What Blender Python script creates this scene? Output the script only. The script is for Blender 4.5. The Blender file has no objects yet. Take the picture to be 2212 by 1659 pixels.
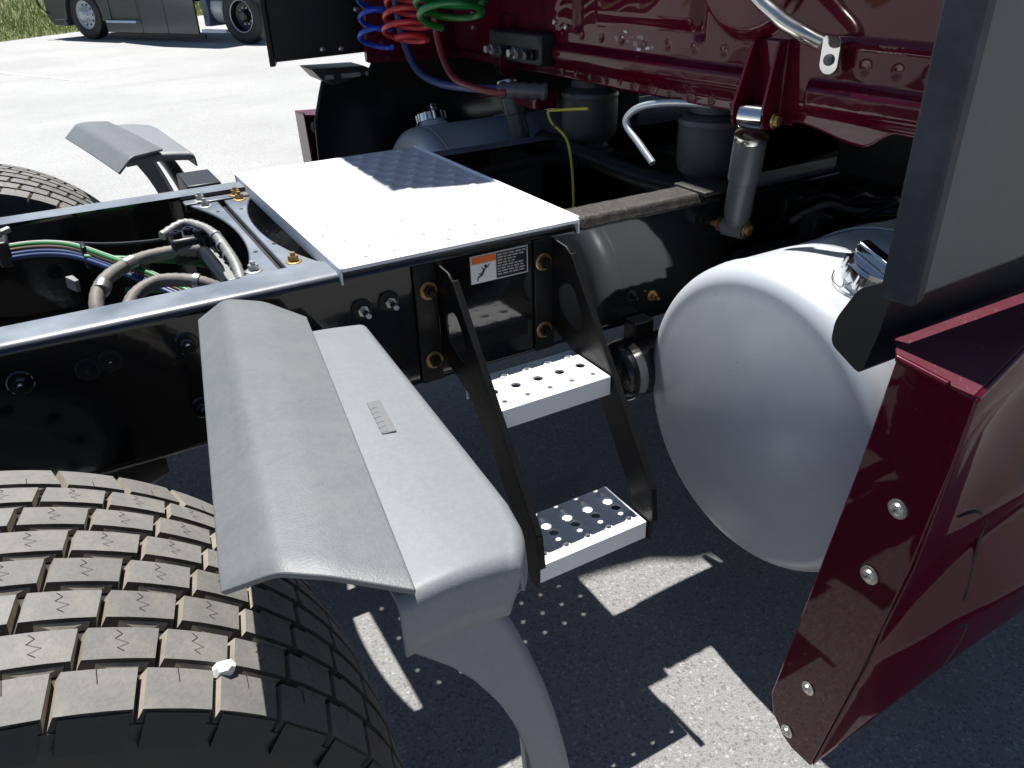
import bpy, bmesh, math, random
from mathutils import Vector, Matrix
from mathutils.geometry import tessellate_polygon
random.seed(7)
PI = math.pi
SC = bpy.context.scene
COL = SC.collection

# ------------------------------------------------------------------ camera
cam_data = bpy.data.cameras.new('camera')
cam = bpy.data.objects.new('camera', cam_data)
COL.objects.link(cam)
YAW, PITCH, ROLL = 0.504, 0.508, -0.033
_f = Vector((math.sin(YAW)*math.cos(PITCH), math.cos(YAW)*math.cos(PITCH), -math.sin(PITCH)))
_r = Vector((math.cos(YAW), -math.sin(YAW), 0))
_u = _r.cross(_f)
_r2 = _r*math.cos(ROLL) + _u*math.sin(ROLL)
_u2 = -_r*math.sin(ROLL) + _u*math.cos(ROLL)
M = Matrix((( _r2.x, _u2.x, -_f.x, -0.401), (_r2.y, _u2.y, -_f.y, -1.821), (_r2.z, _u2.z, -_f.z, 1.532), (0, 0, 0, 1)))
cam.matrix_world = M
cam_data.sensor_width = 36.0
cam_data.sensor_fit = 'HORIZONTAL'
cam_data.lens = 36.0*1682.0/2212.0
cam_data.clip_start = 0.02
cam_data.clip_end = 900
SC.camera = cam

# ------------------------------------------------------------------ world, sun, exposure
SUN_DX, SUN_DY = -0.012, -0.418          # shadow displacement per metre of height
world = bpy.data.worlds.new('World'); SC.world = world; world.use_nodes = True
wn = world.node_tree.nodes; wl = world.node_tree.links
bg = wn['Background']; sky = wn.new('ShaderNodeTexSky')
sky.sky_type = 'NISHITA'; sky.sun_disc = False
sky.sun_elevation = math.atan2(1, math.hypot(SUN_DX, SUN_DY))
sky.sun_rotation = math.atan2(-SUN_DX, -SUN_DY)
sky.altitude = 900; sky.air_density = 1.0; sky.dust_density = 0.25; sky.ozone_density = 1.5
wl.new(sky.outputs[0], bg.inputs[0]); bg.inputs[1].default_value = 0.05
sun_data = bpy.data.lights.new('sun', 'SUN'); sun = bpy.data.objects.new('sun', sun_data); COL.objects.link(sun)
sun_data.energy = 5.0; sun_data.angle = math.radians(0.53); sun_data.color = (1.0, 0.975, 0.94)
sun.rotation_euler = Vector((SUN_DX, SUN_DY, -1)).to_track_quat('-Z', 'Y').to_euler()
sun.location = (0, 4, 9)
SC.view_settings.view_transform = 'Standard'; SC.view_settings.look = 'None'
SC.view_settings.exposure = 0.65; SC.view_settings.gamma = 1.0
SC.view_settings.use_curve_mapping = False
SC.cycles.max_bounces = 8

# ------------------------------------------------------------------ materials
MATS = {}
def mat(name, color, rough=0.5, metal=0.0, coat=0.0, coat_rough=0.05, var=None, bump=None, dust=None, rand=0.0, spec=0.5, rvar=0.0, fleck=None, scratch=None):
    m = bpy.data.materials.new(name); m.use_nodes = True; MATS[name] = m
    nt = m.node_tree; N = nt.nodes; L = nt.links; b = N['Principled BSDF']
    b.inputs['Roughness'].default_value = rough; b.inputs['Metallic'].default_value = metal
    b.inputs['Coat Weight'].default_value = coat; b.inputs['Coat Roughness'].default_value = coat_rough
    b.inputs['Specular IOR Level'].default_value = spec
    tc = N.new('ShaderNodeTexCoord'); co = tc.outputs['Object']
    col = N.new('ShaderNodeRGB'); col.outputs[0].default_value = (*color, 1); cur = col.outputs[0]
    def noise(scale, detail=4.0, rough_=0.6):
        n = N.new('ShaderNodeTexNoise'); n.inputs['Scale'].default_value = scale; n.inputs['Detail'].default_value = detail
        n.inputs['Roughness'].default_value = rough_; L.new(co, n.inputs['Vector']); return n.outputs['Fac']
    def maprange(src, a, b_, c, d):
        n = N.new('ShaderNodeMapRange'); L.new(src, n.inputs[0])
        for i, v in enumerate((a, b_, c, d)): n.inputs[i+1].default_value = v
        return n.outputs[0]
    def mixc(fac, a, c2, blend='MIX'):
        n = N.new('ShaderNodeMix'); n.data_type = 'RGBA'; n.blend_type = blend
        if isinstance(fac, float): n.inputs[0].default_value = fac
        else: L.new(fac, n.inputs[0])
        L.new(a, n.inputs[6])
        if isinstance(c2, tuple): n.inputs[7].default_value = (*c2, 1)
        else: L.new(c2, n.inputs[7])
        return n.outputs[2]
    def mul(a, b_):
        n = N.new('ShaderNodeMath'); n.operation = 'MULTIPLY'; L.new(a, n.inputs[0])
        if isinstance(b_, float): n.inputs[1].default_value = b_
        else: L.new(b_, n.inputs[1])
        return n.outputs[0]
    if var:      # (scale, amount 0..1, colour)
        for (s, amt, c2) in (var if isinstance(var, list) else [var]):
            cur = mixc(mul(maprange(noise(s), 0.42, 0.66, 0, 1), amt), cur, c2)
    if rand:
        oi = N.new('ShaderNodeObjectInfo'); hv = N.new('ShaderNodeHueSaturation')
        L.new(maprange(oi.outputs['Random'], 0, 1, 1-rand, 1+rand), hv.inputs['Value']); L.new(cur, hv.inputs['Color']); cur = hv.outputs[0]
    if fleck:    # (scale, threshold, colour): small settled specks
        v = N.new('ShaderNodeTexVoronoi'); v.inputs['Scale'].default_value = fleck[0]; L.new(co, v.inputs['Vector'])
        sz = noise(fleck[0]*0.13, 2)
        th = N.new('ShaderNodeMath'); th.operation = 'LESS_THAN'; L.new(v.outputs['Distance'], th.inputs[0]); L.new(mul(maprange(sz, .45, .75, 0, 1), fleck[1]), th.inputs[1])
        cur = mixc(th.outputs[0], cur, fleck[2])
    rsock = None
    if dust:     # (amount, colour, scale): dust settles on faces that point up
        g = N.new('ShaderNodeNewGeometry'); sx = N.new('ShaderNodeSeparateXYZ'); L.new(g.outputs['Normal'], sx.inputs[0])
        up = maprange(sx.outputs[2], 0.55, 0.98, 0, 1)
        df = mul(mul(up, maprange(noise(dust[2], 6), 0.25, 0.7, 0.45, 1.0)), dust[0])
        cur = mixc(df, cur, dust[1])
        rsock = maprange(df, 0, 1, rough, 0.75)
    if rvar and rsock is None:
        rsock = maprange(noise(9, 5), 0.3, 0.7, rough-rvar, rough+rvar)
    if rsock is not None: L.new(rsock, b.inputs['Roughness'])
    L.new(cur, b.inputs['Base Color'])
    hgt = None
    if bump:     # (scale, strength, distance)
        bp = N.new('ShaderNodeBump'); bp.inputs['Strength'].default_value = bump[1]; bp.inputs['Distance'].default_value = bump[2]
        L.new(noise(bump[0], 5), bp.inputs['Height']); L.new(bp.outputs[0], b.inputs['Normal'])
        if coat: L.new(bp.outputs[0], b.inputs['Coat Normal'])
    return m

mat('maroon', (0.078, 0.0016, 0.0135), 0.30, 0.0, 0.65, 0.03, var=(3, .35, (.065, .0015, .007)), bump=(2.0, .05, .02), spec=.05)
mat('maroon_dusty', (0.078, 0.0016, 0.0135), 0.34, 0.0, 0.3, 0.12, dust=(.45, (.15, .075, .085), 9), fleck=(120, .3, (.2, .15, .15)), spec=.1)
mat('maroon_plain', (0.078, 0.0016, 0.0135), 0.30, 0.0, 0.65, 0.03, spec=.05)
mat('black_paint', (0.0075, 0.0078, 0.0085), 0.085, 0, 0.3, 0.04, var=[(11, .2, (.020, .016, .012))], bump=(5, .07, .01), dust=(.72, (.31, .35, .41), 6), rvar=.03)
mat('black_dirty', (0.0075, 0.0077, 0.0085), 0.42, var=[(16, .4, (.020, .017, .013))], bump=(60, .3, .004), dust=(.22, (.20, .19, .17), 14), spec=.3)
mat('rail_grime', (0.014, 0.0135, 0.013), 0.5, var=[(45, .6, (.06, .053, .043))], bump=(130, .7, .003), dust=(.12, (.20, .18, .15), 40))
mat('black_plastic', (0.012, 0.0125, 0.0135), 0.42, var=(5, .3, (.022, .022, .02)), bump=(260, .12, .001))
mat('black_gloss', (0.008, 0.009, 0.011), 0.22, var=(4, .4, (.03, .024, .018)), bump=(3, .12, .01))
mat('grey_panel', (0.125, 0.127, 0.120), 0.50, var=[(2.2, .5, (.105, .097, .082)), (60, .15, (.165, .16, .15))], bump=(300, .1, .001))
mat('navy_rubber', (0.024, 0.031, 0.040), 0.55, var=(20, .6, (.055, .068, .085)), bump=(120, .2, .001))
mat('fender_plastic', (0.210, 0.226, 0.237), 0.48, var=[(3.5, .4, (.19, .202, .209)), (24, .2, (.25, .262, .268)), (140, .35, (.255, .268, .277))], bump=(420, .3, .0010), spec=.4)
mat('fender_worn', (0.140, 0.154, 0.160), 0.44, var=[(4, .5, (.178, .186, .184)), (22, .3, (.20, .205, .20)), (110, .4, (.185, .195, .197))], bump=(420, .35, .0012), spec=.4)
mat('fender_embossed', (0.150, 0.156, 0.158), 0.5, bump=(420, .3, .001))
mat('aluminium_plate', (0.93, 0.935, 0.94), 0.5, 0.05, var=(30, .25, (.88, .885, .89)), bump=(180, .06, .001))
mat('aluminium_tank', (0.545, 0.58, 0.62), 0.36, 0.14, var=[(3, .4, (.48, .512, .548)), (25, .25, (.59, .62, .655))], bump=(9, .05, .004), fleck=(38, .10, (.36, .35, .33)), rvar=.06)
mat('steel', (0.62, 0.60, 0.56), 0.22, 1.0, var=(18, .4, (.45, .42, .37)))
mat('zinc_gold', (0.50, 0.33, 0.13), 0.38, 0.85, var=(60, .5, (.24, .13, .05)))
mat('zinc', (0.60, 0.60, 0.58), 0.35, 0.9, var=(60, .4, (.4, .38, .34)))
mat('chrome', (0.72, 0.72, 0.71), 0.10, 1.0)
mat('tube_alloy', (0.62, 0.66, 0.72), 0.35, 0.7)
mat('shock_grey', (0.075, 0.083, 0.092), 0.36, var=(20, .3, (.10, .10, .095)))
mat('air_bag', (0.038, 0.044, 0.050), 0.55, var=(16, .4, (.06, .062, .06)), bump=(160, .15, .002))
mat('rubber_top', (0.190, 0.185, 0.174), 0.66, var=[(9, .5, (.155, .152, .145)), (26, .5, (.26, .24, .205)), (140, .3, (.115, .112, .106))], bump=(220, .35, .0015), rand=.10)
mat('rubber_side', (0.30, 0.268, 0.22), 0.8, var=[(40, .6, (.17, .145, .115)), (160, .3, (.38, .33, .26))], bump=(150, .3, .002), rand=.08)
mat('rubber_wall', (0.034, 0.031, 0.027), 0.75, var=(50, .5, (.085, .074, .06)))
mat('rubber_black', (0.013, 0.013, 0.014), 0.55, var=[(12, .6, (.030, .026, .021))], bump=(90, .25, .003))
mat('rubber_groove', (0.012, 0.0115, 0.011), 0.8, var=(40, .5, (.05, .042, .032)))
mat('hose_grey', (0.185, 0.172, 0.148), 0.62, var=(40, .5, (.11, .102, .09)), bump=(120, .3, .002))
mat('cable_green', (0.010, 0.15, 0.032), 0.45); mat('cable_blue', (0.008, 0.030, 0.12), 0.45)
mat('cable_brown', (0.06, 0.026, 0.013), 0.5); mat('cable_white', (0.36, 0.36, 0.35), 0.5)
mat('cable_yellow', (0.62, 0.53, 0.06), 0.5); mat('cable_black', (0.012, 0.012, 0.013), 0.5)
mat('coil_blue', (0.012, 0.060, 0.48), 0.30); mat('coil_red', (0.40, 0.022, 0.024), 0.30); mat('coil_green', (0.004, 0.11, 0.018), 0.34)
mat('hose_blue', (0.045, 0.070, 0.20), 0.4); mat('hose_red', (0.18, 0.022, 0.030), 0.4)
mat('sticker_white', (0.74, 0.74, 0.74), 0.4); mat('sticker_orange', (0.72, 0.15, 0.02), 0.4); mat('sticker_black', (0.012, 0.012, 0.013), 0.35); mat('sticker_print', (0.46, 0.46, 0.48), 0.5)
mat('bracket_grey', (0.24, 0.245, 0.24), 0.5, .3, var=(30, .6, (.34, .33, .30)), bump=(80, .3, .002))
mat('glint_pale', (0.50, 0.56, 0.60), 0.35); mat('glint_mauve', (0.13, 0.055, 0.085), 0.25, 0, .5)  # colours of the sun glint painted on the cab wall
mat('stone_white', (0.78, 0.76, 0.73), 0.7, bump=(60, .4, .003))
mat('blue_body', (0.066, 0.077, 0.088), 0.34, .3, .6, .1, var=(1.5, .3, (.060, .070, .078)))
mat('blue_step', (0.45, 0.55, 0.66), 0.35, .6)
mat('blue_deep', (0.012, 0.035, 0.11), 0.3, 0, .5)
mat('paint_white', (0.66, 0.66, 0.64), 0.7, var=(6, .4, (.5, .5, .48)))
mat('glass_dark', (0.01, 0.012, 0.014), 0.05, spec=.8)
mat('tail_red', (0.40, 0.01, 0.01), 0.2)

def asphalt_material():
    m = bpy.data.materials.new('asphalt'); m.use_nodes = True; MATS['asphalt'] = m
    nt = m.node_tree; N = nt.nodes; L = nt.links; b = N['Principled BSDF']
    tc = N.new('ShaderNodeTexCoord'); co = tc.outputs['Object']
    def noise(s, d=5, r=.6):
        n = N.new('ShaderNodeTexNoise'); n.inputs['Scale'].default_value = s; n.inputs['Detail'].default_value = d; n.inputs['Roughness'].default_value = r; L.new(co, n.inputs['Vector']); return n.outputs['Fac']
    def mr(src, a, b_, c, d):
        n = N.new('ShaderNodeMapRange'); L.new(src, n.inputs[0])
        for i, v in enumerate((a, b_, c, d)): n.inputs[i+1].default_value = v
        return n.outputs[0]
    def mix(fac, a, c, blend='MIX'):
        n = N.new('ShaderNodeMix'); n.data_type = 'RGBA'; n.blend_type = blend
        if isinstance(fac, float): n.inputs[0].default_value = fac
        else: L.new(fac, n.inputs[0])
        for sk, v in ((6, a), (7, c)):
            if isinstance(v, tuple): n.inputs[sk].default_value = (*v, 1)
            else: L.new(v, n.inputs[sk])
        return n.outputs[2]
    # aggregate: pale and dark stones set in grey binder
    v1 = N.new('ShaderNodeTexVoronoi'); v1.inputs['Scale'].default_value = 330; L.new(co, v1.inputs['Vector'])
    sep = N.new('ShaderNodeSeparateColor'); L.new(v1.outputs['Color'], sep.inputs[0])
    stone = mr(sep.outputs[0], 0, 1, 0.82, 1.16)
    v2 = N.new('ShaderNodeTexVoronoi'); v2.inputs['Scale'].default_value = 170; L.new(co, v2.inputs['Vector'])
    sep2 = N.new('ShaderNodeSeparateColor'); L.new(v2.outputs['Color'], sep2.inputs[0])
    pale = mr(sep2.outputs[1], 0.93, 0.95, 0, .6)
    darkst = mr(sep2.outputs[2], 0.86, 0.9, 0, .45)
    worn = mr(noise(0.55, 4), 0.35, 0.65, 0, 1)
    # the ground around the truck is darker than the open lot beyond
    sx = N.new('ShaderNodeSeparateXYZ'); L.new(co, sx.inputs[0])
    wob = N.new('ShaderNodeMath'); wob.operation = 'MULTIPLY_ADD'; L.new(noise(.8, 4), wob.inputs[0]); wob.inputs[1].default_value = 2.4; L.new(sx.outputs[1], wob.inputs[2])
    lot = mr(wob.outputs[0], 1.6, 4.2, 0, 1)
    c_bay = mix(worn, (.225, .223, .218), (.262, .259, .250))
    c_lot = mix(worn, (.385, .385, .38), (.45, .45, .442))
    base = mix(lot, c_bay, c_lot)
    grey = N.new('ShaderNodeCombineColor'); [L.new(stone, grey.inputs[i]) for i in range(3)]
    base = mix(1.0, base, grey.outputs[0], 'MULTIPLY')
    base = mix(pale, base, (.45, .445, .43)); base = mix(darkst, base, (.085, .085, .085))
    streak = N.new('ShaderNodeMapping'); streak.inputs['Scale'].default_value = (.16, 1.1, 1); streak.inputs['Rotation'].default_value = (0, 0, .35); L.new(co, streak.inputs[0])
    ns = N.new('ShaderNodeTexNoise'); ns.inputs['Scale'].default_value = 1.3; ns.inputs['Detail'].default_value = 4; L.new(streak.outputs[0], ns.inputs['Vector'])
    base = mix(mr(ns.outputs['Fac'], .55, .75, 0, .4), base, (.29, .29, .285))
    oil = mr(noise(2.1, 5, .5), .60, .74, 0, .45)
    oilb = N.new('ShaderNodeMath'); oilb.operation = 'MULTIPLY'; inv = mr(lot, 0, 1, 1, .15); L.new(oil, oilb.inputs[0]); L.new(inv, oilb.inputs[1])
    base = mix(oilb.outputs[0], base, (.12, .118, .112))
    L.new(base, b.inputs['Base Color']); b.inputs['Roughness'].default_value = .78; b.inputs['Specular IOR Level'].default_value = .35
    bp = N.new('ShaderNodeBump'); bp.inputs['Strength'].default_value = .55; bp.inputs['Distance'].default_value = .004
    L.new(v1.outputs['Distance'], bp.inputs['Height']); L.new(bp.outputs[0], b.inputs['Normal'])
asphalt_material()
mat('grass_blade', (0.165, 0.250, 0.040), 0.55, var=[(1.2, .7, (.33, .31, .10)), (5, .4, (.10, .18, .03))])
mat('grass_soil', (0.13, 0.15, 0.045), 0.85, var=[(1.0, .7, (.26, .235, .10)), (7, .6, (.07, .10, .025))], bump=(12, .8, .05))

# ------------------------------------------------------------------ mesh helpers
class MB:
    def __init__(s): s.v = []; s.f = []; s.m = []
    def add(s, vs, fs, mi=0):
        o = len(s.v); s.v += [tuple(p) for p in vs]; s.f += [tuple(i+o for i in f) for f in fs]; s.m += [mi]*len(fs); return s
    def box(s, x0, x1, y0, y1, z0, z1, mi=0):
        return s.add([(x, y, z) for z in (z0, z1) for y in (y0, y1) for x in (x0, x1)],
                     [(0, 2, 3, 1), (4, 5, 7, 6), (0, 1, 5, 4), (2, 6, 7, 3), (0, 4, 6, 2), (1, 3, 7, 5)], mi)
    def cyl(s, a, b, r0, r1=None, n=16, cap=True, mi=0):
        r1 = r0 if r1 is None else r1
        a = Vector(a); b = Vector(b); d = (b-a).normalized(); u = d.orthogonal().normalized(); w = d.cross(u)
        vs = []
        for c, r in ((a, r0), (b, r1)):
            for i in range(n):
                t = 2*PI*i/n; vs.append(c+u*math.cos(t)*r+w*math.sin(t)*r)
        fs = [(i, (i+1) % n, n+(i+1) % n, n+i) for i in range(n)]
        if cap: fs += [tuple(reversed(range(n))), tuple(range(n, 2*n))]
        return s.add(vs, fs, mi)
    def hexa(s, a, b, r, mi=0): return s.cyl(a, b, r, r, 6, True, mi)
    def lathe(s, o, axis, prof, n=32, mi=0, a0=0.0, a1=2*PI):
        """prof: list of (distance along axis, radius)."""
        o = Vector(o); d = Vector(axis).normalized(); u = d.orthogonal().normalized(); w = d.cross(u)
        full = abs(a1-a0-2*PI) < 1e-6; cols = n if full else n+1
        vs = []
        for (h, r) in prof:
            for i in range(cols):
                t = a0+(a1-a0)*i/n; vs.append(o+d*h+(u*math.cos(t)+w*math.sin(t))*max(r, 1e-5))
        fs = []
        for k in range(len(prof)-1):
            for i in range(n):
                j = (i+1) % cols
                fs.append((k*cols+i, k*cols+j, (k+1)*cols+j, (k+1)*cols+i))
        return s.add(vs, fs, mi)
    def tube(s, pts, r, n=10, mi=0, smooth=True, steps=8, ribs=None, cap=True):
        P = [Vector(p) for p in pts]
        if smooth and len(P) > 2:
            Q = []
            for i in range(len(P)-1):
                p0 = P[max(i-1, 0)]; p1 = P[i]; p2 = P[i+1]; p3 = P[min(i+2, len(P)-1)]
                for k in range(steps):
                    t = k/steps
                    Q.append(0.5*((2*p1)+(-p0+p2)*t+(2*p0-5*p1+4*p2-p3)*t*t+(-p0+3*p1-3*p2+p3)*t**3))
            Q.append(P[-1]); P = Q
        vs = []; nn = len(P); u = None
        for i, p in enumerate(P):
            d = (P[min(i+1, nn-1)]-P[max(i-1, 0)]).normalized()
            if u is None: u = d.orthogonal().normalized()
            else:
                u = (u-d*u.dot(d))
                u = u.normalized() if u.length > 1e-6 else d.orthogonal().normalized()
            w = d.cross(u); rr = r if ribs is None else r*(1+(ribs if i % 2 else -ribs))
            for k in range(n):
                t = 2*PI*k/n; vs.append(p+(u*math.cos(t)+w*math.sin(t))*rr)
        fs = [(i*n+k, i*n+(k+1) % n, (i+1)*n+(k+1) % n, (i+1)*n+k) for i in range(nn-1) for k in range(n)]
        if cap: fs += [tuple(reversed(range(n))), tuple(range((nn-1)*n, nn*n))]
        return s.add(vs, fs, mi)
    def prism(s, poly, fn0, fn1, holes=(), mi=0):
        """poly, holes: lists of 2-D points; fn0/fn1 map (a, b) to a 3-D point on each side."""
        loops = [list(poly)]+[list(h) for h in holes]; flat = [q for l in loops for q in l]
        tris = tessellate_polygon([[Vector((q[0], q[1], 0)) for q in l] for l in loops])
        n = len(flat); vs = [fn0(*q) for q in flat]+[fn1(*q) for q in flat]
        fs = [tuple(t) for t in tris]+[tuple(i+n for i in reversed(t)) for t in tris]
        o = 0
        for l in loops:
            k = len(l)
            fs += [(o+i, o+(i+1) % k, n+o+(i+1) % k, n+o+i) for i in range(k)]; o += k
        return s.add(vs, fs, mi)
    def grid(s, fn, nu, nv, mi=0):
        vs = [fn(i/nu, j/nv) for j in range(nv+1) for i in range(nu+1)]
        fs = [(j*(nu+1)+i, j*(nu+1)+i+1, (j+1)*(nu+1)+i+1, (j+1)*(nu+1)+i) for j in range(nv) for i in range(nu)]
        return s.add(vs, fs, mi)
    def build(s, name, mats, parent=None, smooth=35, bevel=None, solid=None, recalc=True, seg=2):
        me = bpy.data.meshes.new(name); me.from_pydata(s.v, [], s.f)
        if isinstance(mats, str): mats = [mats]
        for k in mats: me.materials.append(MATS[k])
        me.polygons.foreach_set('material_index', s.m)
        if recalc:
            bm = bmesh.new(); bm.from_mesh(me); bmesh.ops.remove_doubles(bm, verts=bm.verts, dist=1e-6)
            bmesh.ops.recalc_face_normals(bm, faces=bm.faces); bm.to_mesh(me); bm.free()
        if smooth:
            me.polygons.foreach_set('use_smooth', [True]*len(me.polygons)); me.set_sharp_from_angle(angle=math.radians(smooth))
        me.update()
        o = bpy.data.objects.new(name, me); COL.objects.link(o)
        if parent: o.parent = parent
        if solid:
            md = o.modifiers.new('thickness', 'SOLIDIFY'); md.thickness = solid; md.offset = 0
        if bevel:
            md = o.modifiers.new('edges', 'BEVEL'); md.width = bevel; md.segments = seg; md.limit_method = 'ANGLE'; md.angle_limit = math.radians(40)
        return o

def empty(name, loc=(0, 0, 0), rz=0, parent=None):
    o = bpy.data.objects.new(name, None); COL.objects.link(o); o.location = loc; o.rotation_euler = (0, 0, rz); o.empty_display_size = .1
    if parent: o.parent = parent
    return o
def tag(o, label=None, cat=None, group=None, kind=None):
    if label: o['label'] = label
    if cat: o['category'] = cat
    if group: o['group'] = group
    if kind: o['kind'] = kind
    return o
def sstep(a, b, x):
    t = min(max((x-a)/(b-a), 0), 1); return t*t*(3-2*t)
def rbox(y, z, y0, y1, z0, z1, e):        # soft rectangle mask
    return sstep(y0, y0+e, y)*(1-sstep(y1-e, y1, y))*sstep(z0, z0+e, z)*(1-sstep(z1-e, z1, z))
def fillet(pts, r, n=5):
    """round the corners of an open 2-D polyline"""
    out = [pts[0]]
    for i in range(1, len(pts)-1):
        a = Vector((*pts[i-1], 0)); b = Vector((*pts[i], 0)); c = Vector((*pts[i+1], 0))
        rr = min(r, (a-b).length*.45, (c-b).length*.45)
        p = b+(a-b).normalized()*rr; q = b+(c-b).normalized()*rr
        for k in range(n+1):
            t = k/n; w = p*(1-t)**2+b*2*t*(1-t)+q*t*t; out.append((w.x, w.y))
    out.append(pts[-1]); return out

# ------------------------------------------------------------------ setting: lot, verge, line
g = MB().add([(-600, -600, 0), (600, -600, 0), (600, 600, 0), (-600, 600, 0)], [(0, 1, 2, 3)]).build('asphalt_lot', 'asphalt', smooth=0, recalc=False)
tag(g, kind='structure')
# grass verge: the far edge runs diagonally from lower left to upper right
def verge_edge(t):    # t along edge
    if t < -4: return verge_edge(-4)+Vector((-.93, .36, 0))*(-4-t)
    return Vector((-1.0, 21.4, 0))+Vector((.725, .69, 0)).normalized()*t+Vector((-.69, .725, 0))*(.05*math.sin(t*.9)+.0018*t*t)
vn = Vector((-.69, .725, 0)).normalized()
def vg(u, v):
    p = verge_edge(-70+140*u)+vn*(60*v*v); h = .004+.5*sstep(0, .5, v)+1.4*sstep(.15, 1, v); return (p.x, p.y, h+.02*math.sin(p.x*3)*math.sin(p.y*2)*sstep(0, .05, v))
verge = MB().grid(vg, 140, 24).build('grass_verge', 'grass_soil', smooth=60, recalc=False)
tag(verge, kind='structure')
gb = MB(); rnd = random.Random(3)
for k in range(26000):
    t = rnd.uniform(-9, 11); dv = rnd.random()**1.6*11
    base = verge_edge(t)+vn*(dv+.02)
    v = math.sqrt(max(dv, .001)/60); z = .004+.5*sstep(0, .5, v)+1.4*sstep(.15, 1, v)
    a = rnd.uniform(0, PI); w = rnd.uniform(.006, .014); h = rnd.uniform(.08, .34)*(.5+.5*min(dv, 1)); lx, ly = rnd.gauss(0, .09), rnd.gauss(0, .09)
    dx, dy = math.cos(a)*w, math.sin(a)*w
    gb.add([(base.x-dx, base.y-dy, z-.01), (base.x+dx, base.y+dy, z-.01), (base.x+lx, base.y+ly, z+h)], [(0, 1, 2)])
tag(gb.build('grass', 'grass_blade', smooth=0, recalc=False), 'rough green and straw coloured grass beyond the lot', 'grass', kind='stuff')
d = (Vector((.17, 12.16, 0))-Vector((-3.6, 19.9, 0))).normalized(); nrm = Vector((-d.y, d.x, 0))*.055
a = Vector((-3.6, 19.9, .004)); b = Vector((.17, 12.16, .004))
tag(MB().add([a-nrm, b-nrm, b+nrm, a+nrm], [(0, 1, 2, 3)]).build('painted_line', 'paint_white', smooth=0), kind='structure')

# ================================================================== MAROON TRACTOR
truck = empty('tractor_truck')
tag(truck, 'maroon tractor truck seen behind the cab, bare black frame, silver tank and grey fenders', 'truck')

def bolt_on_web(parent, x, z, y=-.432, sgn=-1, r=.011, stud=.02, m=('zinc', 'black_paint'), washer=.019, name='bolt'):
    mb = MB(); e = Vector((0, sgn, 0)); o = Vector((x, y, z))
    mb.lathe(o, e, [(-.001, washer), (.003, washer), (.0042, washer*.9), (.0042, .002)], 20, 1)
    mb.hexa(o+e*.003, o+e*.014, r, 0)
    mb.lathe(o, e, [(.013, r*.55), (.014+stud, r*.55), (.016+stud, r*.42), (.016+stud, .0005)], 12, 0)
    return mb.build(name, list(m), parent, 30)

# ---- frame rails: C channels, web outboard
def rail(sgn):
    yo = .432; t = .009; w = .089; r = .022; z0, z1 = .71, 1.0
    outer = [(yo-w, z1), (yo, z1), (yo, z0), (yo-w, z0)]
    o = fillet(outer, r, 6)
    inner = fillet([(yo-w, z1-t), (yo-t, z1-t), (yo-t, z0+t), (yo-w, z0+t)], r-t, 6)
    poly = o+inner[::-1]
    xs = [-2.55, 3.1]
    mb = MB().prism(poly, lambda a, b: (xs[0], sgn*a, b), lambda a, b: (xs[1], sgn*a, b))
    return mb.build('frame_rail', 'black_paint', truck, 40)
rail_near = rail(-1); rail_far = rail(1)
# grime-caked liner plate on the near rail's top, from the deck forward
mb = MB(); n = 40
def grim(u, v):
    x = .552+.42*u; th = -.05+v*1.15
    y = -.345-.075*min(v/.75, 1)-.016*sstep(.75, 1, v); z = 1.0025+.0015*math.sin(u*37+v*9)*math.sin(v*7+u*12)*.4-.022*sstep(.72, 1, v)
    return (x, y-.0012*math.sin(u*60)*v, z+.004)
mb.grid(grim, 60, 12)
mb.build('grime_strip', 'rail_grime', rail_near, 60, solid=.003)
mb = MB(); mb.box(.90, 1.02, -.445, -.33, 1.003, 1.014); mb.build('mount_plate', 'rail_grime', rail_near, bevel=.003)
for x, z, kind in ((-.562, .931, 0), (-.299, .933, 0), (-.462, .928, 2), (-.425, .934, 2), (.030, .92, 1), (.088, .924, 1), (.767, .778, 3), (.701, .794, 4), (-.30, .80, 0)):
    if kind == 0: bolt_on_web(rail_near, x, z, stud=.006, washer=.021, m=('black_paint', 'black_paint'))
    elif kind == 1: bolt_on_web(rail_near, x, z, stud=.028, r=.012, m=('steel', 'black_dirty'), washer=.022)
    elif kind == 2: bolt_on_web(rail_near, x, z, stud=.004, m=('black_dirty', 'black_dirty'), washer=.02)
    else: bolt_on_web(rail_near, x, z, stud=.012, r=.008, m=('zinc_gold' if kind == 3 else 'black_dirty', 'zinc_gold' if kind == 3 else 'black_dirty'), washer=.014)
for x in (-.5, -.2, .3, .7): bolt_on_web(rail_far, x, .84, y=.423, sgn=-1, m=('black_dirty', 'black_dirty'))

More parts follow.
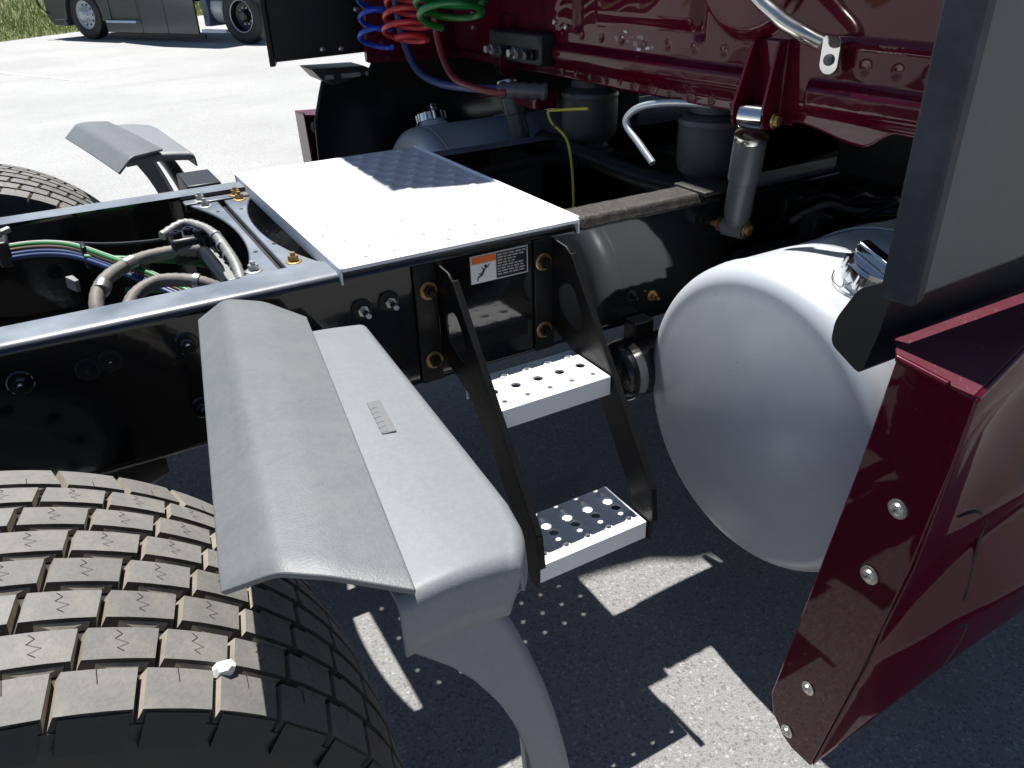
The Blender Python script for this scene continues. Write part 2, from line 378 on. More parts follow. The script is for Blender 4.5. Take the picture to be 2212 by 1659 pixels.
# ---- deck plate with raised, punched grip holes
def holed_cell(mb, x0, x1, y0, y1, zt, th, cx, cy, r, rim, h, nseg=16):
    per = []
    for (ax, ay, bx, by) in ((x0, y0, x1, y0), (x1, y0, x1, y1), (x1, y1, x0, y1), (x0, y1, x0, y0)):
        for k in range(nseg//4):
            t = k/(nseg//4); per.append((ax+(bx-ax)*t, ay+(by-ay)*t))
    ang = [math.atan2(-1, -1)+2*PI*k/nseg for k in range(nseg)]
    rings = [[(px, py, zt) for px, py in per],
             [(cx+math.cos(a)*rim, cy+math.sin(a)*rim, zt) for a in ang],
             [(cx+math.cos(a)*(r+.0015), cy+math.sin(a)*(r+.0015), zt+h) for a in ang],
             [(cx+math.cos(a)*r, cy+math.sin(a)*r, zt+h-.0006) for a in ang],
             [(cx+math.cos(a)*r, cy+math.sin(a)*r, zt-th) for a in ang],
             [(px, py, zt-th) for px, py in per]]
    vs = [p for rg in rings for p in rg]
    fs = [(j*nseg+k, j*nseg+(k+1) % nseg, (j+1)*nseg+(k+1) % nseg, (j+1)*nseg+k) for j in range(5) for k in range(nseg)]
    mb.add(vs, fs)
def flat_cell(mb, x0, x1, y0, y1, zt, th):
    mb.add([(x0, y0, zt), (x1, y0, zt), (x1, y1, zt), (x0, y1, zt), (x0, y0, zt-th), (x1, y0, zt-th), (x1, y1, zt-th), (x0, y1, zt-th)], [(0, 1, 2, 3), (7, 6, 5, 4)])
DX0, DX1, DY0, DY1, DZ = 0.0, .540, -.440, .455, 1.0135
mb = MB(); pit = .060; rows = 15; rp = (DY1-DY0)/rows
for j in range(rows):
    y0 = DY0+j*rp; y1 = y0+rp; x = DX0; off = .0 if j % 2 else .03
    edge = [DX0]; s0 = DX0+off
    if off: flat_cell(mb, DX0, s0, y0, y1, DZ, .005)
    k = 0
    while s0+pit*(k+1) <= DX1+1e-6:
        cx, cy = s0+pit*(k+.5), (y0+y1)/2
        holed_cell(mb, s0+pit*k, s0+pit*(k+1), y0, y1, DZ, .005, cx, cy, .0046, .0120, .0036); k += 1
    if s0+pit*k < DX1-1e-4: flat_cell(mb, s0+pit*k, DX1, y0, y1, DZ, .005)
deck = mb.build('deck_plate', 'aluminium_plate', truck, 50, recalc=False)
for (x0, x1, nm) in ((DX0-.004, DX0, 'rear_lip'), (DX1, DX1+.004, 'front_lip')):
    MB().box(x0, x1, DY0, DY1, DZ-.034, DZ+(.0 if nm == 'rear_lip' else .006)).build(nm, 'aluminium_plate', deck, bevel=.0012)
MB().box(DX0, DX1, DY0-.003, DY0, DZ-.007, DZ).build('side_lip', 'aluminium_plate', deck)
MB().box(DX0, DX1, DY1, DY1+.003, DZ-.012, DZ).build('side_lip', 'aluminium_plate', deck)

# ---- crossmember behind the deck: hourglass channel with bolted ends
cm = empty('crossmember', parent=truck)
def hourglass(side):
    pts = []; xr0, xr1 = -.150, -.012; xm = -.078
    for k in range(17):
        y = -.30+.60*k/16; w = .014+.024*abs(math.cos(0))*0+.055*(abs(y)/.30)**2.2
        pts.append((xm+side*(.010+w), y))
    inner = [(xm+side*.006, y) for (_, y) in pts]
    return pts+inner[::-1]
for s in (-1, 1):
    MB().prism(hourglass(s), lambda a, b: (a, b, .972), lambda a, b: (a, b, .985)).build('top_flange', 'bracket_grey' if False else 'black_paint', cm, bevel=.004)
MB().box(-.084, -.072, -.30, .30, .80, .970).build('web', 'black_dirty', cm)
for s in (-1, 1):
    MB().box(-.168, .0, min(s*.30, s*.345), max(s*.30, s*.345), .966, .989).build('end_plate', 'black_paint', cm, bevel=.005)
    MB().box(-.160, -.01, min(s*.405, s*.42), max(s*.405, s*.42), .74, .97).build('side_gusset', 'black_dirty', cm)
for (x, y, m_) in ((-.125, .318, 'zinc'), (-.035, .318, 'zinc_gold'), (-.131, -.275, 'zinc'), (-.048, -.268, 'zinc_gold'), (-.122, .27, 'zinc'), (-.033, .285, 'zinc_gold')):
    z = .990 if abs(y) > .3 else .9855
    mb = MB().lathe((x, y, z-.003), (0, 0, 1), [(0, .017), (.004, .017), (.005, .014), (.005, .001)], 18)
    mb.hexa((x, y, z), (x, y, z+.013), .0105); mb.cyl((x, y, z+.012), (x, y, z+.02), .0055, n=10)
    mb.build('bolt', m_, cm, 30)
for (x, y) in ((-.105, .20), (-.05, .19), (-.10, -.16), (-.052, -.13)):
    MB().lathe((x, y, .9852), (0, 0, 1), [(.0008, .0), (.0008, .005)], 10).build('hole_mark', 'rubber_black', cm)

# ---- hoses, junction and cable bundle between the rails
hg = empty('hose_junction', parent=truck)
mb = MB(); mb.box(-.245, -.165, .02, .10, .925, .985); mb.build('valve_block', 'black_plastic', hg, bevel=.008)
for (x, y) in ((-.228, .045), (-.198, .06), (-.18, .035)):
    MB().lathe((x, y, .984), (0, 0, 1), [(0, .013), (.012, .013), (.015, .010), (.015, .006), (.006, .006), (.006, .0)], 16).build('valve_port', 'black_gloss', hg)
mb = MB().tube([(-.255, .075, .985), (-.20, .11, .995), (-.165, .06, .992), (-.150, .0, .985), (-.145, -.08, .975), (-.145, -.16, .965), (-.15, -.22, .95)], .011, 10, steps=8, ribs=.08)
mb.build('conduit', 'bracket_grey', hg, 60)
mb = MB().tube([(-.185, -.01, .955), (-.178, -.10, .945), (-.170, -.19, .935)], .017, 12); mb.build('conduit', 'black_gloss', hg, 60)
MB().box(-.175, -.155, -.215, .03, .945, .955).build('bracket', 'bracket_grey', hg, bevel=.003)
for k in range(5):
    y = .0-.05*k
    MB().lathe((-.150+.002*k, y, .985-.009*k), (0, -1, -.15), [(-.006, .0135), (.006, .0135)], 14).build('clamp', 'zinc', hg)
MB().tube([(-.185, .02, .955), (-.25, .035, .957), (-.33, .02, .955), (-.40, -.05, .945), (-.425, -.12, .91), (-.40, -.16, .86), (-.35, -.19, .80)], .0150, 14, steps=10, ribs=.03).build('hose', 'hose_grey', hg, 60)
MB().tube([(-.19, -.19, .93), (-.235, -.165, .95), (-.30, -.125, .95), (-.355, -.15, .935), (-.385, -.215, .90), (-.39, -.25, .84), (-.37, -.27, .78)], .0142, 14, steps=10, ribs=.03).build('hose', 'hose_grey', hg, 60)
MB().tube([(-.36, -.25, .90), (-.42, -.235, .925), (-.50, -.245, .92), (-.60, -.29, .895), (-.72, -.32, .86)], .0145, 12, steps=8, ribs=.03).build('hose', 'hose_grey', hg, 60)
MB().tube([(-.64, -.30, .95), (-.70, -.25, .955), (-.85, -.22, .92)], .0145, 12, steps=8).build('hose', 'hose_grey', hg, 60)
for (p, q) in (((-.33, .02, .955), (-.35, .005, .953)), ((-.40, -.055, .943), (-.408, -.075, .937)), ((-.235, -.165, .950), (-.225, -.17, .948))):
    MB().cyl(p, q, .0172, n=16).build('hose_clamp', 'zinc', hg, 40)
def cable(mname, off, r=.0062, pts=None):
    pts = pts or [(-1.2, .16, .93), (-.75, .25, .935), (-.58, .275, .95), (-.46, .22, .952), (-.37, .10, .935), (-.30, -.01, .915), (-.22, -.12, .88)]
    P = [(x+off[0], y+off[1], z+off[2]) for x, y, z in pts]
    return MB().tube(P, r, 8, steps=8).build('cable', mname, hg, 60)
cable('cable_white', (0, .012, .012)); cable('cable_green', (0, .0, .012), .007); cable('cable_brown', (0, -.008, .006)); cable('cable_blue', (0, -.016, -.002), .007)
cable('cable_blue', (0, -.028, -.006)); cable('cable_black', (0, -.004, -.008), .008); cable('cable_green', (0, .022, .004), .007)
cable('cable_green', (0, 0, 0), .0085, [(-.42, .15, .945), (-.34, .115, .935), (-.24, .07, .925), (-.16, .05, .90)])
cable('cable_green', (0, 0, 0), .0075, [(-.36, .0, .90), (-.30, -.03, .90), (-.20, -.09, .90), (-.14, -.15, .89)])
cable('cable_black', (0, 0, 0), .004, [(-.50, .33, .95), (-.38, .2, .955), (-.28, .12, .965), (-.23, .09, .975)])
MB().box(-.595, -.565, .24, .315, .925, .985).build('cable_clip', 'black_plastic', hg, bevel=.006)
MB().hexa((-.585, .30, .985), (-.585, .30, .999), .011).build('clip_bolt', 'zinc', hg, 30)
MB().tube([(-.60, .30, .985), (-.56, .33, .99)], .008, smooth=False).build('clip_arm', 'zinc', hg)
MB().box(-.424, -.412, .155, .205, .915, .968).build('cable_tie', 'black_plastic', hg, bevel=.004)
MB().prism([(-.47, .10), (-.455, .102), (-.445, .06), (-.453, .055)], lambda a, b: (a, b, .925), lambda a, b: (a-.002, b, .90)).build('tie_tail', 'bracket_grey', hg)

# ---- warning label on the near rail's web
lab = empty('warning_label', parent=truck)
LX0, LX1, LZ0, LZ1, LY = .274, .414, .916, .978, -.4324
def lbox(x0, x1, z0, z1, d, m_, nm): MB().box(x0, x1, LY-d, LY-.0001, z0, z1).build(nm, m_, lab, 0)
lbox(LX0, LX1, LZ0, LZ1, .0006, 'sticker_print', 'border'); lbox(LX0+.062, LX1-.003, LZ0+.003, LZ1-.003, .0009, 'sticker_black', 'text_panel')
lbox(LX0+.001, LX0+.060, LZ0+.001, LZ1-.020, .0009, 'sticker_white', 'picture_panel'); lbox(LX0+.004, LX0+.061, LZ1-.018, LZ1-.002, .0009, 'sticker_orange', 'heading_band')
rr = random.Random(5)
for i in range(8):
    z = LZ1-.008-.0062*i; x = LX0+.065
    while x < LX1-.012-(.02 if i in (2, 3) else 0):
        w = rr.uniform(.005, .014); lbox(x, min(x+w, LX1-.006), z-.0014, z+.0014, .0012, 'sticker_print', 'print_line'); x += w+.003
fig = MB()
def limb(a, b, r): fig.cyl((LX0+a[0], LY-.001, LZ0+a[1]), (LX0+b[0], LY-.001, LZ0+b[1]), r, n=6)
limb((.033, .030), (.026, .017), .0026); limb((.026, .017), (.017, .013), .0018); limb((.017, .013), (.016, .006), .0015); limb((.027, .018), (.020, .021), .0018)
limb((.033, .030), (.042, .034), .0014); limb((.042, .034), (.046, .039), .0012); limb((.031, .030), (.026, .035), .0013)
fig.lathe((LX0+.036, LY-.001, LZ0+.036), (0, -1, 0), [(0, .0035), (.0008, .003), (.001, 0)], 10)
fig.build('falling_figure', 'sticker_black', lab)

# ---- step ladder
lad = empty('step_ladder', parent=truck)
def plate_at(x, th, outer, holes, nm='side_plate'):
    return MB().prism(outer, lambda a, b: (x-th/2, a, b), lambda a, b: (x+th/2, a, b), holes).build(nm, 'black_dirty', lad, bevel=.0015)
def rounded(poly, r, n=4):
    k = len(poly); out = []
    for i in range(k):
        a = Vector((*poly[i-1], 0)); b = Vector((*poly[i], 0)); c = Vector((*poly[(i+1) % k], 0)); rr_ = min(r, (a-b).length*.4, (c-b).length*.4)
        p = b+(a-b).normalized()*rr_; q = b+(c-b).normalized()*rr_
        for j in range(n+1):
            t = j/n; w = p*(1-t)**2+b*2*t*(1-t)+q*t*t; out.append((w.x, w.y))
    return out
outline = [(-.437, .985), (-.495, .980), (-.512, .968), (-.818, .545), (-.828, .52), (-.826, .418), (-.798, .412), (-.772, .450), (-.755, .500), (-.640, .665), (-.560, .735), (-.437, .775)]
hole1 = rounded([(-.518, .905), (-.562, .845), (-.545, .795), (-.475, .825), (-.47, .885)], .03)
hole2 = rounded([(-.620, .67), (-.670, .695), (-.745, .59), (-.70, .55), (-.66, .59)], .02)
LXA, LXB = .1955, .4735
plate_at(LXA, .005, outline, [hole1]); plate_at(LXB, .005, outline, [hole1])
for xa, s in ((LXA-.0025, -1), (LXB-.0025, -1)):    # folded front flange
    for (p, q) in (((-.512, .968), (-.818, .545)), ((-.818, .545), (-.828, .47))):
        p = Vector((0, *p)); q = Vector((0, *q)); dd = (q-p).normalized(); nn = Vector((0, dd.z, -dd.y))*.0045
        vs = [p, q, q+nn, p+nn]; x2 = xa+s*.0; x3 = xa+.014
        MB().add([(x2, v.y, v.z) for v in vs]+[(x3, v.y, v.z) for v in vs], [(0, 1, 2, 3), (7, 6, 5, 4), (0, 4, 5, 1), (1, 5, 6, 2), (2, 6, 7, 3), (3, 7, 4, 0)]).build('front_flange', 'black_dirty', lad, bevel=.001)
for xa, s in ((LXA-.003, -1), (LXB+.003, -1)):
    MB().box(min(xa, xa+s*.05), max(xa, xa+s*.05), -.441, -.434, .72, .985).build('mount_flange', 'black_dirty', lad, bevel=.002)
for (x, z) in ((.448, .935), (.448, .772), (.172, .93), (.172, .772)):
    bolt_on_web(lad, x, z, y=-.441, stud=.006, r=.013, m=('black_dirty', 'zinc_gold'), washer=.020)
def make_step(yf, zt):
    st = empty('step', parent=lad); mb = MB(); p = .0531; x0 = .202; d_ = .0474
    for i in range(5):
        for j in range(3):
            xa, ya = x0+p*i, yf+.002+d_*j
            r = .0108 if j == 1 else .0060
            holed_cell(mb, xa, xa+p, ya, ya+d_, zt, .003, xa+p/2, ya+d_/2, r, r+.005, .0032 if j != 1 else .0020)
    mb.build('tread', 'aluminium_plate', st, 50, recalc=False)
    MB().box(x0, x0+5*p, yf-.001, yf+.002, zt-.043, zt+.0005).build('front_lip', 'aluminium_plate', st, bevel=.0012)
    MB().box(x0, x0+5*p, yf+.002+3*d_, yf+.005+3*d_, zt-.043, zt+.0005).build('back_lip', 'aluminium_plate', st, bevel=.0012)
    mb = MB()
    for i in range(10):
        for j in range(4):
            xx = x0+p*(i+.5)/2; yy = yf+.009+.0425*j
            mb.lathe((xx, yy, zt-.0002), (0, 0, 1), [(0, .0030), (.0018, .0020), (.0022, .0)], 8)
    tag(mb.build('grip_studs', 'aluminium_plate', st, 60), kind='stuff')
    for s in (0, 1):
        xx = x0+.003 if s == 0 else x0+5*p-.010
        mb = MB().box(xx, xx+.007, yf+.004, yf+.140, zt-.042, zt-.004); mb.build('end_bracket', 'black_dirty', st, bevel=.002)
make_step(-.673, .749); make_step(-.817, .464)

# ---- fuel tanks
def fuel_tank(sgn, label=None):
    t = empty('fuel_tank', parent=truck); y0, z0, R = sgn*.847, .647, .338
    prof = []; xr = .742
    for k in range(16):
        rho = .293*k/15; prof.append((.668+.026*(rho/.293)**2, rho))
    for k in range(1, 15):
        an = PI/2*k/14; prof.append((xr-.048*math.cos(an), R-.045+.045*math.sin(an)))
    prof += [(xr+.01, R), (1.0, R), (1.6, R), (2.3, R)]
    for k in range(12):
        q = 1-(k+1)/12; prof.append((2.3+.10*(1-q**2.6)**(1/2.2), R*q))
    MB().lathe((0, y0, z0), (1, 0, 0), prof, 96).build('shell', 'aluminium_tank', t, 60)
    MB().lathe((0, y0, z0), (1, 0, 0), [(xr+.012, R), (xr+.0145, R+.0022), (xr+.0175, R+.0022), (xr+.020, R)], 72).build('weld_bead', 'aluminium_tank', t, 60)
    for xs in (1.12, 1.95):
        MB().lathe((xs, y0, z0), (1, 0, 0), [(-.03, R+.002), (-.03, R+.006), (.03, R+.006), (.03, R+.002)], 64).build('strap', 'aluminium_tank', t, 30)
        MB().box(xs-.035, xs+.035, min(sgn*.436, sgn*.56), max(sgn*.436, sgn*.56), .42, .80).build('tank_bracket', 'black_dirty', t, bevel=.004)
    # filler neck and cap
    ny = y0+sgn*.115; a = math.asin(.115/R); nd = Vector((0, sgn*math.sin(a), math.cos(a))); base = Vector((.832, y0, z0))+nd*(R-.004)
    MB().lathe(base, nd, [(0, .060), (.008, .058), (.011, .050), (.022, .049), (.022, .0)], 32).build('filler_neck', 'aluminium_tank', t, 40)
    mb = MB().lathe(base+nd*.020, nd, [(0, .050), (.003, .053), (.030, .052), (.036, .046), (.036, .0)], 24)
    for k in range(10):
        an = 2*PI*k/10; u = nd.orthogonal().normalized(); w = nd.cross(u); dr = u*math.cos(an)+w*math.sin(an)
        c = base+nd*.036+dr*.052; mb.cyl(c-nd*.014, c+nd*.014, .006, n=8)
    mb.build('filler_cap', 'chrome', t, 35)
    u = Vector((1, 0, 0)); w = nd.cross(u)
    mb = MB()
    vs = []
    for (sx_, sy_) in ((-1, -1), (1, -1), (1, 1), (-1, 1)):
        for h in (.056, .076): vs.append(base+nd*h+(u*sx_*.014+w*sy_*.050))
    mb.add(vs, [(0, 2, 4, 6), (1, 7, 5, 3), (0, 1, 3, 2), (2, 3, 5, 4), (4, 5, 7, 6), (6, 7, 1, 0)])
    mb.build('cap_grip', 'chrome', t, bevel=.004)
    MB().tube([base+nd*.03+u*-.05, base+nd*.012+u*-.062+w*.01, base+nd*.007+u*-.055+w*.035, base+nd*.008+u*-.03+w*.055], .0018, 6).build('cap_chain', 'chrome', t, 60)
    return t
tank_n = fuel_tank(-1); tank_f = fuel_tank(1)

# ---- drive wheels with wide single tyres
AX, AZ, TR = -.72, .50, .50
NB = 42; ROWS = 8; RW = .0555
HW = .222
def crown(y): return .020*(1-(abs(y)/HW)**2.0)-.006
def block_mesh(kind, y0, flip=False):
    """one tread block at the top of the tyre, axle at the origin; y0: its row"""
    mb = MB(); h = .0135; ln = .0660; wd = .0405 if kind == 'mid' else .047
    def P(x, y, r):
        yy = y0+(-y if flip else y); a = x/TR; rr_ = r+crown(max(-HW, min(HW, yy))); return (math.sin(a)*rr_, yy, math.cos(a)*rr_)
    base = TR-h; sk = .004
    xs = [-ln/2, -ln/6, ln/6, ln/2]; nx = len(xs); vs = []
    for r, ex in ((TR, 0), (base, .003)):
        for j, y in enumerate((-wd/2-ex, wd/2+ex)):
            for i, x in enumerate(xs):
                vs.append(P(x+(sk if j else -sk)+ex*(1 if i == nx-1 else -1 if i == 0 else 0), y, r))
    mb.add(vs, [(i, i+1, 4+i+1, 4+i) for i in range(3)], 0)
    sides = [(i, 8+i, 8+i+1, i+1) for i in range(3)]+[(4+i+1, 12+i+1, 12+i, 4+i) for i in range(3)]+[(0, 4, 12, 8), (3, 11, 15, 7)]
    mb.f += [tuple(f) for f in sides]; mb.m += [4]*6+[1]*2
    for sgn in ((-1, 1) if kind == 'mid' else (1,)):      # wedge-shaped buttress on both long sides (gives the zigzag groove)
        yb = sgn*(wd/2+.001)
        mb.add([P(-ln*.36, yb, TR-.004), P(ln*.36, yb, TR-.004), P(0, sgn*(wd/2+.0080), base+.002), P(-ln*.42, yb+sgn*.001, base), P(ln*.42, yb+sgn*.001, base)],
               [(0, 1, 2), (0, 2, 3), (1, 4, 2)], 1)
    zz = [(-.004, wd*.42), (.001, wd*.28), (-.006, wd*.13), (.006, -.02*wd), (-.005, -wd*.16), (.001, -wd*.28)]
    w_ = .0005
    if kind == 'mid':
        for (a_, b_) in zip(zz[:-1], zz[1:]):
            mb.add([P(a_[0]-w_, a_[1], TR+.0003), P(a_[0]+w_, a_[1], TR+.0003), P(b_[0]+w_, b_[1], TR+.0003), P(b_[0]-w_, b_[1], TR+.0003)], [(0, 1, 2, 3)], 2)
    else:
        mb.add([P(-w_, wd*.5, TR+.0003), P(w_, wd*.5, TR+.0003), P(w_, wd*.15, TR+.0003), P(-w_, wd*.15, TR+.0003)], [(0, 1, 2, 3)], 2)
        xa, xb = -ln*.5, ln*.42
        mb.add([P(xa, -wd/2-.0025, TR-.0015), P(xb, -wd/2-.0025, TR-.0015), P(xb, -wd/2-.013, TR-.034), P(xa, -wd/2-.013, TR-.034), P(xa, -wd/2+.02, TR-.034), P(xb, -wd/2+.02, TR-.034), P(xa, -wd/2+.02, TR-.003), P(xb, -wd/2+.02, TR-.003)],
               [(0, 1, 2, 3), (0, 3, 4, 6), (1, 7, 5, 2)], 3)
    return mb
def mesh_of(mb, name, mats):
    o = mb.build(name, mats, None, 30); me = o.data; bpy.data.objects.remove(o); return me
BM = ['rubber_top', 'rubber_side', 'rubber_groove', 'rubber_black', 'rubber_wall']
ROWY = [(-HW+RW*(i+.5)) for i in range(ROWS)]
ROWME = [mesh_of(block_mesh('shoulder' if i in (0, ROWS-1) else 'mid', y, i == ROWS-1), 'tread_block', BM) for i, y in enumerate(ROWY)]
def make_wheel(sgn, phi0, phi1):
    w = empty('wheel', (AX, sgn*1.005, AZ), parent=truck)
    hw = .222
    gr = [(HW*k/8-.001*(k > 0), TR-.0135+crown(HW*k/8)) for k in range(-8, 9)]
    prof = [(-.190, .300), (-.205, .31), (-.232, .36), (-.236, .40), (-.230, .440), (-hw-.002, .462)]+gr+[(hw+.002, .462), (.230, .440), (.236, .40), (.232, .36), (.205, .31), (.190, .300), (.17, .29), (-.17, .29), (-.190, .300)]
    MB().lathe((0, 0, 0), (0, 1, 0), prof, 96, 0).build('tyre', 'rubber_black', w, 40)
    joined = MB()
    for i, y in enumerate(ROWY):
        outer_i = i if sgn < 0 else ROWS-1-i          # 0 = outboard shoulder
        for k in range(NB):
            ph = 2*PI*(k+(outer_i*.333) % 1.0)/NB
            d_ = math.degrees((ph+PI) % (2*PI)-PI); src = ROWME[i]
            if phi0 <= d_ <= phi1:
                o = bpy.data.objects.new('tread_block', src); COL.objects.link(o); o.parent = w
                o.rotation_euler = (0, ph, 0)
            else:
                ca, sa = math.cos(ph), math.sin(ph); ob = len(joined.v)
                for v in src.vertices:
                    x_, y_, z_ = v.co; joined.v.append((x_*ca+z_*sa, y_, -x_*sa+z_*ca))
                for pl in src.polygons: joined.f.append(tuple(i_+ob for i_ in pl.vertices)); joined.m.append(pl.material_index)
    tag(joined.build('hidden_tread', BM, w, 30), kind='stuff')
    so = sgn
    MB().lathe((0, 0, 0), (0, so, 0), [(.185, .297), (.20, .292), (.19, .28), (.10, .272), (-.02, .262), (-.05, .22), (-.05, .12), (-.03, .10), (-.03, .0)], 48).build('rim', 'aluminium_tank', w, 30)
    MB().lathe((0, 0, 0), (0, so, 0), [(-.04, .11), (.10, .105), (.13, .09), (.15, .05), (.15, 0)], 28).build('hub', 'black_dirty', w, 30)
    for k in range(10):
        a_ = 2*PI*k/10; c = Vector((math.cos(a_)*.167, so*-.05, math.sin(a_)*.167))
        MB().hexa(c, c+Vector((0, so*.035, 0)), .018).build('wheel_nut', 'zinc', w, 30)
    return w
wheel_near = make_wheel(-1, -22, 100); wheel_far = make_wheel(1, -14, 62)
axle = MB(); axle.cyl((AX, -.80, AZ), (AX, .80, AZ), .075, n=20); axle.lathe((AX, .0, AZ), (1, 0, 0), [(-.24, 0), (-.22, .10), (-.1, .21), (.08, .21), (.2, .12), (.34, .07), (.34, 0)], 28)
axle.build('drive_axle', 'black_dirty', truck, 40)
for s in (-1, 1):
    MB().cyl((-.95, s*.42, .58), (-.95, s*.42, .78), .13, n=28).build('suspension_bag', 'air_bag', truck, 40, bevel=.02)
    MB().prism([(-.25, .72), (-.10, .72), (-.13, .45), (-.22, .42)], lambda a, b: (a, s*.36, b), lambda a, b: (a, s*.45, b)).build('spring_hanger', 'black_dirty', truck, bevel=.006)
    MB().tube([(-.18, s*.405, .47), (-.45, s*.405, .42), (-.72, s*.405, .41), (-.98, s*.405, .55)], .03, 10).build('trailing_arm', 'black_dirty', truck, 60)
MB().cyl((-.40, 0, .55), (1.6, 0, .62), .05, n=20).build('drive_shaft', 'black_dirty', truck, 40)
MB().lathe((1.3, 0, .66), (1, 0, 0), [(0, .0), (0, .12), (.1, .17), (.4, .20), (.8, .24), (1.2, .3), (1.2, 0)], 20).build('gearbox', 'black_dirty', truck, 40)
for x in (1.30, 2.2): MB().box(x-.04, x+.04, -.42, .42, .76, .95).build('chassis_crosstie', 'black_dirty', truck, bevel=.01)
MB().tube([(.62, -.25, .96), (.9, -.26, .93), (1.2, -.28, .95), (1.8, -.3, .96)], .016, 8).build('brake_line', 'cable_black', truck, 60)
MB().tube([(.60, .30, .93), (.9, .31, .95), (1.3, .27, .93), (1.8, .3, .96)], .018, 8).build('brake_line', 'cable_black', truck, 60)

at_ = empty('air_tank', parent=truck)
MB().lathe((.60, -.478, .622), (1, 0, 0), [(0, 0), (.004, .035), (.018, .062), (.04, .073), (.62, .073), (.65, .055), (.66, 0)], 32).build('shell', 'black_gloss', at_, 40)
for x in (.66, 1.05): MB().lathe((x, -.478, .622), (1, 0, 0), [(-.012, .0735), (-.012, .0760), (.012, .0760), (.012, .0735)], 32).build('band', 'steel', at_, 30)
MB().box(.68, .74, -.48, -.436, .66, .74).build('hanger', 'black_dirty', at_, bevel=.004)
